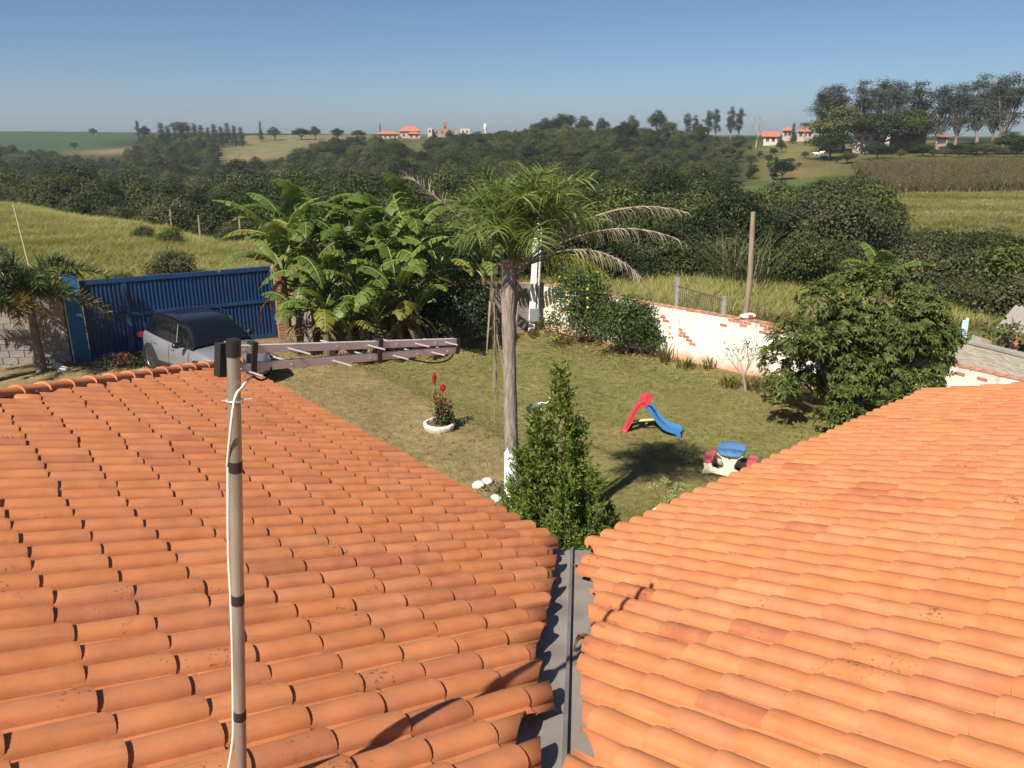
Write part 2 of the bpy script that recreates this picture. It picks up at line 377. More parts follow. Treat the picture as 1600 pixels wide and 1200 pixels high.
def scatter(name, pts, rot, scl, idx, protos, label, cat=None):
    """one uncountable mass: prototypes set out on points by a geometry-node tree"""
    me = bpy.data.meshes.new(name); me.from_pydata(np.asarray(pts).tolist(), [], [])
    for an, ty, dat in (('rot', 'FLOAT_VECTOR', rot), ('scl', 'FLOAT_VECTOR', scl)):
        a = me.attributes.new(an, ty, 'POINT'); a.data.foreach_set('vector', np.asarray(dat, np.float32).ravel())
    a = me.attributes.new('idx', 'INT', 'POINT'); a.data.foreach_set('value', np.asarray(idx, np.int32))
    o = link(name, me); tag(o, label, cat, kind='stuff')
    ng = bpy.data.node_groups.new(name, 'GeometryNodeTree')
    ng.interface.new_socket('Geometry', in_out='INPUT', socket_type='NodeSocketGeometry'); ng.interface.new_socket('Geometry', in_out='OUTPUT', socket_type='NodeSocketGeometry')
    gi = ng.nodes.new('NodeGroupInput'); go = ng.nodes.new('NodeGroupOutput'); jn = ng.nodes.new('GeometryNodeJoinGeometry')
    def attr(n_, ty):
        q = ng.nodes.new('GeometryNodeInputNamedAttribute'); q.data_type = ty; q.inputs[0].default_value = n_; return q.outputs[0]
    ar, as_, ai = attr('rot', 'FLOAT_VECTOR'), attr('scl', 'FLOAT_VECTOR'), attr('idx', 'INT')
    er = ng.nodes.new('FunctionNodeEulerToRotation'); ng.links.new(ar, er.inputs[0])
    for k_, pm in enumerate(protos):
        po = bpy.data.objects.new(name+'_form', pm)
        oi = ng.nodes.new('GeometryNodeObjectInfo'); oi.inputs[0].default_value = po; oi.inputs[1].default_value = False; oi.transform_space = 'ORIGINAL'
        cm = ng.nodes.new('FunctionNodeCompare'); cm.data_type = 'INT'; cm.operation = 'EQUAL'; ng.links.new(ai, cm.inputs[2]); cm.inputs[3].default_value = k_
        ip = ng.nodes.new('GeometryNodeInstanceOnPoints')
        ng.links.new(gi.outputs[0], ip.inputs['Points']); ng.links.new(cm.outputs[0], ip.inputs['Selection']); ng.links.new(oi.outputs['Geometry'], ip.inputs['Instance'])
        ng.links.new(er.outputs[0], ip.inputs['Rotation']); ng.links.new(as_, ip.inputs['Scale']); ng.links.new(ip.outputs[0], jn.inputs[0])
    ng.links.new(jn.outputs[0], go.inputs[0])
    md = o.modifiers.new('spread', 'NODES'); md.node_group = ng
    return o

# ================================================================ THE HOUSE: two tiled roof slopes that meet in a valley
KX, KY = .51, 6.0; ZE = 2.885                     # the inner corner of the eaves, height of the tile bed there
RS = R(17.5); TS, CS, SS = math.tan(RS), math.cos(RS), math.sin(RS)
A50 = R(50)
D_L = np.array([math.sin(A50), math.cos(A50)]); S_L = np.array([-math.cos(A50), math.sin(A50)])      # down the left slope; along its eave
D_R = np.array([-math.cos(A50), math.sin(A50)]); S_R = np.array([math.sin(A50), math.cos(A50)])      # down the right slope; along its eave
TW, TE, TL = .19, .365, .415                      # tile pitch, exposure, length
S_HIP, T_VERGE, UP = 7.4, 6.87, 5.35
def roof_pt(side, s, d, h=0.0):
    """s along the eave from the inner corner, d up the slope measured level, h above the bed"""
    D, S = (D_L, S_L) if side == 'L' else (D_R, S_R)
    p = np.array([KX, KY])+S*s-D*d; n = np.array([D[0]*SS, D[1]*SS, CS])
    return np.array([p[0], p[1], ZE+TS*d])+n*h
def tilemat():
    m = bpy.data.materials.new('clay_tile'); m.use_nodes = True; t = m.node_tree; b = t.nodes['Principled BSDF']
    b.inputs['Roughness'].default_value = .78; b.inputs['Specular IOR Level'].default_value = .25
    oi = node(t, 'ShaderNodeObjectInfo'); at = node(t, 'ShaderNodeAttribute', attribute_name='tone')
    ad = node(t, 'ShaderNodeMath', operation='ADD'); t.links.new(oi.outputs['Random'], ad.inputs[0]); t.links.new(at.outputs['Fac'], ad.inputs[1])
    fr = node(t, 'ShaderNodeMath', operation='FRACT'); t.links.new(ad.outputs[0], fr.inputs[0])
    cr = node(t, 'ShaderNodeValToRGB'); e = cr.color_ramp.elements
    e[0].position = 0; e[0].color = (.40,.135,.060,1); e[1].position = 1; e[1].color = (.50,.195,.088,1)
    for p_, c_ in ((.04,(.43,.148,.066,1)), (.12,(.485,.176,.078,1)), (.35,(.525,.188,.071,1)), (.6,(.49,.172,.065,1)), (.85,(.545,.208,.084,1))):
        q = e.new(p_); q.color = c_
    t.links.new(fr.outputs[0], cr.inputs[0])
    tc = node(t, 'ShaderNodeNewGeometry')
    n1_ = node(t, 'ShaderNodeTexNoise'); n1_.inputs['Scale'].default_value = 5.5; n1_.inputs['Detail'].default_value = 5; t.links.new(tc.outputs['Position'], n1_.inputs[0])
    r1 = node(t, 'ShaderNodeMapRange'); r1.inputs[1].default_value = .3; r1.inputs[2].default_value = .7; r1.inputs[3].default_value = .86; r1.inputs[4].default_value = 1.12; t.links.new(n1_.outputs[0], r1.inputs[0])
    # kiln bloom: broad pinkish and dusty clouds over the clay, streaks running down the barrel
    nb1 = node(t, 'ShaderNodeTexNoise'); nb1.inputs['Scale'].default_value = 9; nb1.inputs['Detail'].default_value = 7; nb1.inputs['Roughness'].default_value = .7; t.links.new(tc.outputs['Position'], nb1.inputs[0])
    rb1 = node(t, 'ShaderNodeMapRange'); rb1.inputs[1].default_value = .45; rb1.inputs[2].default_value = .72; rb1.inputs[3].default_value = 0; rb1.inputs[4].default_value = .45; t.links.new(nb1.outputs[0], rb1.inputs[0])
    mb1 = node(t, 'ShaderNodeMix', data_type='RGBA'); t.links.new(rb1.outputs[0], mb1.inputs[0]); t.links.new(cr.outputs[0], mb1.inputs[6]); mb1.inputs[7].default_value = (.46,.21,.115,1)
    tco = node(t, 'ShaderNodeTexCoord'); mps = node(t, 'ShaderNodeMapping'); mps.inputs['Scale'].default_value = (2.2, 34, 34); t.links.new(tco.outputs['Object'], mps.inputs[0])
    ofs = node(t, 'ShaderNodeVectorMath', operation='ADD'); cmb = node(t, 'ShaderNodeCombineXYZ'); ml = node(t, 'ShaderNodeMath', operation='MULTIPLY'); ml.inputs[1].default_value = 97; t.links.new(oi.outputs['Random'], ml.inputs[0]); t.links.new(ml.outputs[0], cmb.inputs[1]); t.links.new(mps.outputs[0], ofs.inputs[0]); t.links.new(cmb.outputs[0], ofs.inputs[1])
    nst = node(t, 'ShaderNodeTexNoise'); nst.inputs['Scale'].default_value = 1; nst.inputs['Detail'].default_value = 4; t.links.new(ofs.outputs[0], nst.inputs[0])
    rst = node(t, 'ShaderNodeMapRange'); rst.inputs[1].default_value = .56; rst.inputs[2].default_value = .8; rst.inputs[3].default_value = 0; rst.inputs[4].default_value = .5; t.links.new(nst.outputs[0], rst.inputs[0])
    mst = node(t, 'ShaderNodeMix', data_type='RGBA'); t.links.new(rst.outputs[0], mst.inputs[0]); t.links.new(mb1.outputs[2], mst.inputs[6]); mst.inputs[7].default_value = (.30,.115,.055,1)
    sc_ = node(t, 'ShaderNodeVectorMath', operation='SCALE'); t.links.new(mst.outputs[2], sc_.inputs[0]); t.links.new(r1.outputs[0], sc_.inputs['Scale'])
    # soot and lichen: small dark specks, in patches
    n2_ = node(t, 'ShaderNodeTexNoise'); n2_.inputs['Scale'].default_value = 55; n2_.inputs['Detail'].default_value = 6; t.links.new(tc.outputs['Position'], n2_.inputs[0])
    n3_ = node(t, 'ShaderNodeTexNoise'); n3_.inputs['Scale'].default_value = 2.6; n3_.inputs['Detail'].default_value = 3; t.links.new(tc.outputs['Position'], n3_.inputs[0])
    mu = node(t, 'ShaderNodeMath', operation='MULTIPLY'); t.links.new(n2_.outputs[0], mu.inputs[0]); t.links.new(n3_.outputs[0], mu.inputs[1])
    r2 = node(t, 'ShaderNodeMapRange'); r2.inputs[1].default_value = .375; r2.inputs[2].default_value = .45; r2.inputs[3].default_value = 0; r2.inputs[4].default_value = .75; t.links.new(mu.outputs[0], r2.inputs[0])
    mx = node(t, 'ShaderNodeMix', data_type='RGBA'); t.links.new(r2.outputs[0], mx.inputs[0]); t.links.new(sc_.outputs[0], mx.inputs[6]); mx.inputs[7].default_value = (.10,.06,.035,1)
    t.links.new(mx.outputs[2], b.inputs['Base Color'])
    n4_ = node(t, 'ShaderNodeTexNoise'); n4_.inputs['Scale'].default_value = 90; n4_.inputs['Detail'].default_value = 4; t.links.new(tc.outputs['Position'], n4_.inputs[0])
    bp = node(t, 'ShaderNodeBump'); bp.inputs['Strength'].default_value = .25; bp.inputs['Distance'].default_value = .004
    t.links.new(n4_.outputs[0], bp.inputs['Height']); t.links.new(bp.outputs[0], b.inputs['Normal']); return m
TILE = tilemat()
MORTAR = mat('roof_bed', (.20,.10,.06), var=.3)
BW, BH = .142, .056                                # barrel width and height
def tile_profile(k):
    """cross section from pan lip (right) to the outer foot of the barrel (left), k = 1 at the lower end, 0 at the upper end"""
    bw, bh = BW*(.92+.08*k), BH*(.90+.10*k)
    pts = [(-.060, .010), (-.055, .003), (-.030, 0), (-.006, .004)]
    for a in np.linspace(0, math.pi, 11)[0:]:
        pts.append((bw/2-bw/2*math.cos(a)*1.0, .006+bh*math.sin(a)**.82))
    return np.array(pts)
def tile_mesh_arrays(cut=None):
    lo, hi = tile_profile(1), tile_profile(0); th = .011
    mb = MB()
    A = np.stack([np.column_stack([np.zeros(len(hi)), hi[:, 0], hi[:, 1]]), np.column_stack([np.full(len(lo), TL*.93), lo[:, 0], lo[:, 1]+.0168]), np.column_stack([np.full(len(lo), TL), lo[:, 0], lo[:, 1]+.0168])])
    A[2, :, 2] -= .0025                                       # lip eased at the nose
    mb.grid(A)
    E = np.stack([A[2], A[2]-np.array([.004, 0, th])]); E[1, -1, 2] += .004
    mb.grid(E)
    return mb
tile_me = tile_mesh_arrays().mesh('tile', [TILE], 50)
at_ = tile_me.attributes.new('tone', 'FLOAT', 'POINT'); at_.data.foreach_set('value', [0.0]*len(tile_me.vertices))
def roof_matrix(side, s, d, jit):
    D, S = (D_L, S_L) if side == 'L' else (D_R, S_R)
    x = Vector((D[0]*CS, D[1]*CS, -SS)); y = Vector((-D[1], D[0], 0)); z = x.cross(y)
    M = Matrix((x, y, z)).transposed().to_4x4()
    M.translation = Vector(roof_pt(side, s, d, .004+jit[2]))
    return M @ Matrix.Rotation(jit[0], 4, 'Z') @ Matrix.Rotation(jit[1], 4, 'Y') @ Matrix.Rotation(jit[3], 4, 'X')
house = thing('house', 'house with two orange clay tile roof slopes meeting at a grey valley gutter', 'house', (KX, KY, 0))
def hpart(name, me, parent=None, M=None):
    par = parent or house; o = link(name, me, par)
    o.matrix_world = (M if M is not None else Matrix()); 
    o.matrix_parent_inverse = Matrix(); base = Matrix.Translation((KX, KY, 0))
    o.matrix_basis = base.inverted() @ (M if M is not None else Matrix())
    return o
def slab(side, name):
    mb = MB(); lift = -.012
    if side == 'L': c = [(.27, 0), (S_HIP, 0), (S_HIP-UP, UP), (-UP+.27, UP)]
    else: c = [(.27, 0), (T_VERGE, 0), (T_VERGE, UP), (-UP+.27, UP)]
    v = [roof_pt(side, s, d+.10, lift) for s, d in c]+[roof_pt(side, s, d+.10, lift-.07) for s, d in c]
    mb.add(v, [(0,1,2,3),(7,6,5,4),(0,4,5,1),(1,5,6,2),(2,6,7,3),(3,7,4,0)])
    return hpart(name, mb.mesh(name, [MORTAR], False))
import bmesh
def cut_tile(M, planes):
    """a tile sawn along vertical planes (point, outward normal) in world space"""
    bm = bmesh.new(); bm.from_mesh(tile_me); bm.transform(M)
    for co, no in planes:
        bmesh.ops.bisect_plane(bm, geom=bm.verts[:]+bm.edges[:]+bm.faces[:], plane_co=Vector(co), plane_no=Vector(no), clear_outer=True, dist=1e-5)
        ed = [e for e in bm.edges if e.is_boundary and all(abs((v.co-Vector(co)).dot(Vector(no))) < 1e-4 for v in e.verts)]
        if ed:
            r_ = bmesh.ops.extrude_edge_only(bm, edges=ed); vv = [g for g in r_['geom'] if isinstance(g, bmesh.types.BMVert)]
            bmesh.ops.translate(bm, verts=vv, vec=(0, 0, -.012))
    if len(bm.verts) < 6: bm.free(); return None
    bm.transform(M.inverted()); me = bpy.data.meshes.new('tile'); bm.to_mesh(me); bm.free()
    if not me.materials: me.materials.append(TILE)
    return me
V_DIR = np.array([-math.sin(R(5)), -math.cos(R(5))])           # up the valley
V_N = np.array([-V_DIR[1], V_DIR[0]])                           # to the right of the seam when looking up-picture: +x
if V_N[0] < 0: V_N = -V_N
tr = np.random.default_rng(3)
for side in 'LR':
    slab_o = slab(side, 'roof')
    tag(slab_o, 'left roof slope running down to the valley gutter from the hip' if side == 'L' else 'sunlit right roof slope running down to the valley gutter')
    items = []
    D, S = (D_L, S_L) if side == 'L' else (D_R, S_R)
    ncol = int(UP/TE)
    rows = range(-28, int((S_HIP if side == 'L' else T_VERGE)/TW)+2)
    for ri in rows:
        s = (ri+.5)*TW; sj = tr.uniform(-.004, .004); dj = tr.uniform(-.02, .02); vcut = tr.uniform(-.055, .055); vrot = tr.uniform(-.5, .5)
        for ci in range(ncol+1):
            dl = ci*TE*CS+dj+tr.uniform(-.006, .006); du = dl+TL*CS              # level distance of lower and upper end
            jit = (tr.uniform(-.016, .016), tr.uniform(-.006, .006), tr.uniform(0, .003), tr.uniform(-.012, .012))
            M = roof_matrix(side, s+sj, du, jit)
            planes = []
            # valley: keep clear of the seam
            q_lo = np.array([KX, KY])+S*s-D*dl; q_hi = np.array([KX, KY])+S*s-D*du
            gap = (.15 if side == 'L' else .095)+vcut
            sgn = -1 if side == 'L' else 1
            def off(q): return sgn*np.dot(q-np.array([KX, KY]), V_N)-gap
            if off(q_hi) < -.02: continue                                        # whole tile beyond the cut
            if off(q_lo) < .16:
                no = np.array([-sgn*V_N[0], -sgn*V_N[1], 0]); no = rz(vrot*.55) @ no
                co = np.array([KX, KY, 0])+np.array([*(V_N*sgn*gap), 0])+np.array([*(V_DIR*np.dot(q_lo-np.array([KX, KY]), V_DIR)), 0])
                planes.append((co, no))
            if side == 'L':
                h_lo, h_hi = S_HIP-dl-s, S_HIP-du-s
                if h_lo < -.08: continue
                if h_hi < .16: planes.append((roof_pt('L', S_HIP-.02, 0), np.array([*(np.array([-V_N[0], -V_N[1]])), 0])))
            else:
                if s > T_VERGE-TW*.3: continue
            c_ = np.array(M.translation); items.append((np.linalg.norm(c_-np.array([0, 0, HC])), M, planes, c_))
    # which show in the picture: the nearest in the frame are pieces of their own
    def seen(c_):
        dv = c_-np.array([0, 0, HC]); dep = dv[1]*CP-dv[2]*SP; u = (dv[1]*SP+dv[2]*CP)/max(dep, .01); x_ = dv[0]/max(dep, .01)
        return dep > .3 and abs(x_) < .70 and abs(u) < .56
    items.sort(key=lambda q: (not seen(q[3]), q[0]))
    rest = []; npiece = 0
    for i_, (dist, M, planes, c_) in enumerate(items):
        me = tile_me
        if planes:
            me = cut_tile(M, planes)
            if me is None: continue
        if npiece < 296 and seen(c_):
            o = link('tile', me, slab_o); o.matrix_basis = M; npiece += 1
        else: rest.append((me, M))
    mb = MB(); tones = []
    for me, M in rest:
        v = np.empty(len(me.vertices)*3); me.vertices.foreach_get('co', v); v = v.reshape(-1, 3)
        Ma = np.array(M); mb.add(v @ Ma[:3, :3].T+Ma[:3, 3], [tuple(p_.vertices) for p_ in me.polygons]); tones += [tr.uniform()]*len(v)
    me = mb.mesh('far_tiles', [TILE], 50); a_ = me.attributes.new('tone', 'FLOAT', 'POINT'); a_.data.foreach_set('value', tones)
    o = link('far_tiles', me, slab_o); tag(o, 'clay tiles farther off on this slope', kind='stuff')
# hip caps on the far edge of the left slope
cap = MB(); n = 9
for k0, k1, r0, r1 in ((0, .34, .088, .094), (.34, .41, .106, .112)):
    a = np.linspace(-.15, math.pi+.15, n)
    Q = np.array([[(x_, r*math.cos(t), r*.72*math.sin(t)+(.012 if k0 else 0)) for t in a] for x_, r in ((k0, r0), (k1, r1))])
    cap.grid(Q)
    if k0:
        cap.grid(np.stack([Q[0]*[1, .86, .8]+[0,0,-.002], Q[0]]), flip=False); cap.grid(np.stack([Q[1], Q[1]*[1,.86,.82]]))
cap_me = cap.mesh('hip_cap', [TILE], 50); a_ = cap_me.attributes.new('tone', 'FLOAT', 'POINT')
pts_h = [roof_pt('L', S_HIP-d, d, .055) for d in (0, UP)]
hd = unit(pts_h[0]-pts_h[1]); hl = np.linalg.norm(pts_h[0]-pts_h[1]); hy = unit(np.cross([0,0,1], hd)); hz = np.cross(hd, hy)
for i in range(int(hl/.37)+1):
    p = pts_h[0]+hd*.06-hd*(i+1)*.37
    M = Matrix(((hd[0],hy[0],hz[0],p[0]),(hd[1],hy[1],hz[1],p[1]),(hd[2],hy[2],hz[2],p[2]),(0,0,0,1)))
    M = M @ Matrix.Rotation(tr.uniform(-.02,.02), 4, 'Z') @ Matrix.Rotation(R(2.2), 4, 'Y')
    hpart('hip_cap', cap_me, None, M)
# the slope beyond the hip (seen only from elsewhere), fascia, walls
mb = MB(); c0 = roof_pt('L', S_HIP, 0, -.02); c1 = roof_pt('L', S_HIP-UP, UP, -.02)
e0 = c0+np.array([*(-D_L*2*UP), 0]); e0[2] = c0[2]; mb.add([c0, e0, c1], [(0,1,2)])
back = [roof_pt('L', S_HIP-UP, UP, -.02), roof_pt('L', -UP, UP, -.02)]
hpart('hip_end', mb.mesh('hip_end', [TILE], False))
mb = MB(); r1_, r2_ = roof_pt('L', S_HIP-UP, UP, -.02), roof_pt('L', -UP+.1, UP, -.02)
dn = np.array([*(-D_L*UP), -TS*UP]); mb.add([r1_, r2_, r2_+dn, e0], [(0,1,2,3)])
q1_, q2_ = roof_pt('R', -UP+.1, UP, -.02), roof_pt('R', T_VERGE, UP, -.02); dn = np.array([*(-D_R*UP), -TS*UP]); mb.add([q1_, q2_, q2_+dn, q1_+dn], [(3,2,1,0)])
hpart('rear_slope', mb.mesh('rear_slope', [TILE], False))
WHITE = mat('house_wall', (.72,.66,.55), var=.06, bump=.2)
ins = .55
def q2(side, s, d): return roof_pt(side, s, d)[:2]
def wallbox(a, b, h, th, name, matl, z0=0., par=None):
    a = np.array(a); b = np.array(b); d = b-a; L = np.linalg.norm(d); mb = MB()
    mb.box((*(a+b)/2, z0+h/2), (L, th, h), rz(math.atan2(d[1], d[0]))); return mb
for i_, (a, b) in enumerate([(q2('L', ins, ins), q2('L', S_HIP-ins, ins)), (q2('R', ins, ins), q2('R', T_VERGE-.3, ins)), (q2('R', T_VERGE-.3, ins), q2('R', T_VERGE-.3, 2*UP-ins)), (q2('L', S_HIP-ins, ins), q2('L', S_HIP-ins, 2*UP-ins)),
                             (q2('R', T_VERGE-.3, 2*UP-ins), q2('R', -2*UP+ins, 2*UP-ins)), (q2('L', S_HIP-ins, 2*UP-ins), q2('L', -2*UP+ins, 2*UP-ins))]):
    hpart('wall', wallbox(a, b, 2.84, .15, 'wall', WHITE, -.3).mesh('wall', [WHITE], False))
FASC = mat('fascia_wood', (.16,.075,.035), var=.3, rough=.6)
for a, b in ((q2('L', .1, .12), q2('L', S_HIP-.05, .12)), (q2('R', .1, .12), q2('R', T_VERGE, .12))):
    hpart('fascia', wallbox(a, b, .12, .025, 'fascia', FASC, ZE-.12).mesh('fascia', [FASC], False))
# gutter in the valley
GALV = mat('galvanised', (.20,.172,.15), rough=.65, metal=.0, spec=.35, col2=(.30,.262,.232), scale=3.0, bump=.12, bscale=6, detail=8)
SEAM = mat('seam_shade_metal', (.165,.15,.145), rough=.5, spec=.5, var=.2, scale=6)  # darker than the gutter sheet: the fold's shadow is put into its colour
def valley_pt(off, d, h):
    vs_ = TS*math.cos(R(45)); p = np.array([KX, KY])+V_DIR*d+V_N*off
    return np.array([p[0], p[1], ZE-.028+vs_*d+h])
mb = MB(); ds = np.linspace(-.17, 7.2, 16)
prof = [(-.30, .06), (-.22, .015), (-.16, 0), (-.012, -.004), (.012, -.004), (.16, 0), (.22, .015), (.30, .06)]
mb.grid(np.array([[valley_pt(o_, d, h) for o_, h in prof] for d in ds]))
mb.grid(np.array([[valley_pt(o_, d, h-.012) for o_, h in prof] for d in ds]), flip=True)
gut = hpart('gutter', mb.mesh('gutter', [GALV], 60))
mb = MB(); mb.grid(np.array([[valley_pt(o_, d, h) for o_, h in ((-.014, -.003), (-.010, .024), (.008, .026), (.012, -.003))] for d in ds]))
for q in (0, -1): mb.add([valley_pt(o_, ds[q], h) for o_, h in ((-.014, -.003), (-.010, .024), (.008, .026), (.012, -.003))], [(0,1,2,3)])
so = link('gutter_seam', mb.mesh('gutter_seam', [SEAM], False), gut)

# ================================================================ ANTENNA on its mast, fixed to the left slope
MBASE = roof_pt('L', 0, 0); _b = gnd(386, 1250, 4.0)
MTOP = atY(364.5, 531, 2.25); MBASE = np.array([-.955, 2.20, 0]); 
_d = -((MBASE[0]-KX)*D_L[0]+(MBASE[1]-KY)*D_L[1]); MBASE[2] = ZE+TS*_d-.05
STEEL = mat('mast_steel', (.30,.27,.215), rough=.42, metal=.45, spec=.5, var=.35, scale=9, bump=.15, bscale=30, stretch=(1,1,.25))
BLACKP = mat('black_plastic', (.018,.017,.017), rough=.45, spec=.4)
TAPE = mat('electrical_tape', (.03,.022,.02), rough=.5)
CABLE = mat('white_cable', (.72,.66,.58), rough=.5)
ALU = mat('brushed_aluminium', (.50,.455,.425), rough=.5, metal=.1, var=.08, scale=20, stretch=(1,30,30))
ROD = mat('rod_aluminium', (.80,.80,.80), rough=.3, metal=.7)
mast = thing('antenna_mast', 'dented galvanised steel mast with black cap and tape bands on the left roof', 'mast', tuple(MBASE))
mv = MTOP-MBASE; mlen = np.linalg.norm(mv); mu_ = mv/mlen
tt = np.linspace(0, 1, 40); dent = 1-.09*np.exp(-((tt-.90)/.012)**2)+.03*np.exp(-((tt-.915)/.01)**2)
def mp(t, o=0): return mv*t
mb = MB(); mb.tube([mv*t for t in tt], .0195*dent, 20); mb.build('pole', STEEL, mast)
mb = MB(); mb.tube([mv*.972, mv*1.0, mv*1.001], [.0215,.0215,.018], 20); mb.build('cap', BLACKP, mast)
for t in (.775, .515, .265):
    mb = MB(); mb.tube([mv*(t-.010), mv*(t+.010)], .0208, 20); mb.build('tape_band', TAPE, mast)
mb = MB(); mb.tube([mv*.0, mv*.02], .026, 20); mb.build('foot_collar', STEEL, mast)
left = unit(np.cross(mu_, [0, 1, 0])); left = left if left[0] < 0 else -left
cp = [atY(404,584,2.33)-MBASE, atY(390,592,2.29)-MBASE, atY(378,606,2.22)-MBASE, atY(366,628,2.185)-MBASE, mv*.785+left*.020+np.array([0,-.012,0]), mv*.765+left*.022+np.array([0,-.005,0]), mv*.62+left*.026+np.array([0,-.005,0]), mv*.515+left*.022+np.array([0,-.004,0]), mv*.40+left*.020+np.array([0,-.004,0]), mv*.265+left*.0215+np.array([0,-.004,0]), mv*.20+left*.026+np.array([0,-.006,0]), mv*.10+left*.055+np.array([0,-.02,0]), mv*.02+left*.11+np.array([0,-.06,0]), mv*-.02+left*.25+np.array([0,-.16,.02])]
def smooth_pts(p, k=6):
    p = np.array(p); out = []
    for i in range(len(p)-1):
        a, b, c, d = p[max(i-1,0)], p[i], p[i+1], p[min(i+2, len(p)-1)]
        for t in np.linspace(0, 1, k, endpoint=False): out.append(.5*((2*b)+(-a+c)*t+(2*a-5*b+4*c-d)*t*t+(-a+3*b-3*c+d)*t**3))
    return np.array(out+[p[-1]])
mb = MB(); mb.tube(smooth_pts(cp), .0042, 8)
tag(mb.build('antenna_cable', CABLE, None, loc=tuple(MBASE)), 'white coaxial cable taped along the antenna mast', 'cable')
# log-periodic aerial: twin booms narrowing in gap towards the tip
A0u, A1u = atY(345, 562, 2.27), atY(713, 540, 3.05)
ant = thing('tv_antenna', 'twin boom aluminium television antenna with short crossing rods, clamped to mast', 'antenna', tuple(A0u))
ax = unit(A1u-A0u); alen = np.linalg.norm(A1u-A0u); side = unit(np.cross(ax, [0,0,1])); up = np.cross(side, ax)
Rm = np.stack([ax, side, up], 1)
def boom(z0, z1, name):
    mb = MB(); h = .0125; wd_ = .011
    a0, a1 = np.array([.0, 0, z0]), np.array([alen, 0, z1])
    v = []
    for p in (a0, a1):
        for y in (-wd_, wd_):
            for z in (-h, h): v.append(Rm@(p+np.array([0, y, z])))
    mb.add(v, [(0,1,3,2),(4,6,7,5),(0,4,5,1),(2,3,7,6),(0,2,6,4),(1,5,7,3)])
    return mb.build(name, ALU, ant, smooth=False)
ZU, ZL = (.029, .0165), (-.029, -.0165)
bu = boom(*ZU, 'boom'); bl = boom(*ZL, 'boom')
xr = [f_*alen for f_ in (.055,.225,.40,.545,.665,.77,.86,.93)]
for i, x_ in enumerate(xr):
    f_ = x_/alen; L_ = .125*(1-.55*f_)
    for (z0, z1), sg, par in ((ZU, 1 if i % 2 else -1, bu), (ZL, -1 if i % 2 else 1, bl)):
        z = z0+(z1-z0)*f_; mb = MB(); o_ = .0 if sg > 0 else .035
        mb.tube([Rm@np.array([x_+o_, sg*.008, z]), Rm@np.array([x_+o_+.0, sg*(L_+.01), z])], .0032, 8); mb.build('element_rod', ROD, par)
        s_ = MB(); s_.tube([Rm@np.array([x_+.012, -sg*.0112, z]), Rm@np.array([x_+.012, -sg*.0135, z])], .0028, 8); s_.build('rivet', ROD, par)
        s_ = MB(); s_.tube([Rm@np.array([x_+.05, -.0112, z]), Rm@np.array([x_+.05, -.0135, z])], .0024, 8); s_.build('rivet', ROD, par)
for x_, hh in ((.003, .052), (.105, .050), (alen*.60, .042), (alen-.004, .030)):
    mb = MB(); mb.box(Rm@np.array([x_, 0, 0]), (.018 if x_ > .02 else .030, .032, hh*2 if x_ > .02 else .10), Rm); mb.build('spacer', BLACKP, ant, smooth=False)
mb = MB(); c_ = MTOP+(MBASE-MTOP)*.11; th_ = np.linspace(0, 6.28, 24)
p_ = mv*(.895)+MBASE-A0u; e1 = unit(np.cross(mu_, [1,0,0])); e2 = np.cross(mu_, e1)
mb.tube([p_+.0225*(math.cos(t)*e1+math.sin(t)*e2) for t in th_], .0028, 8, cap=False); mb.tube([p_+np.array([-.034,-.012,.002]), p_+np.array([.05,.014,.0])], .003, 8)
mb.build('clamp_bolt', ROD, ant)
mb = MB(); mb.tube(smooth_pts([atY(395,588,2.30)-A0u, atY(408,594,2.31)-A0u, atY(420,588,2.34)-A0u, atY(424,574,2.36)-A0u]), .0035, 8); mb.build('feed_wire', BLACKP, ant)
mb = MB(); mb.tube(smooth_pts([Rm@np.array([alen-.01, 0, -.028]), Rm@np.array([alen-.04, .0, -.055]), Rm@np.array([alen-.14, .01, -.06]), Rm@np.array([alen-.28, 0, -.035])]), .0032, 8); mb.build('jumper_wire', BLACKP, ant)

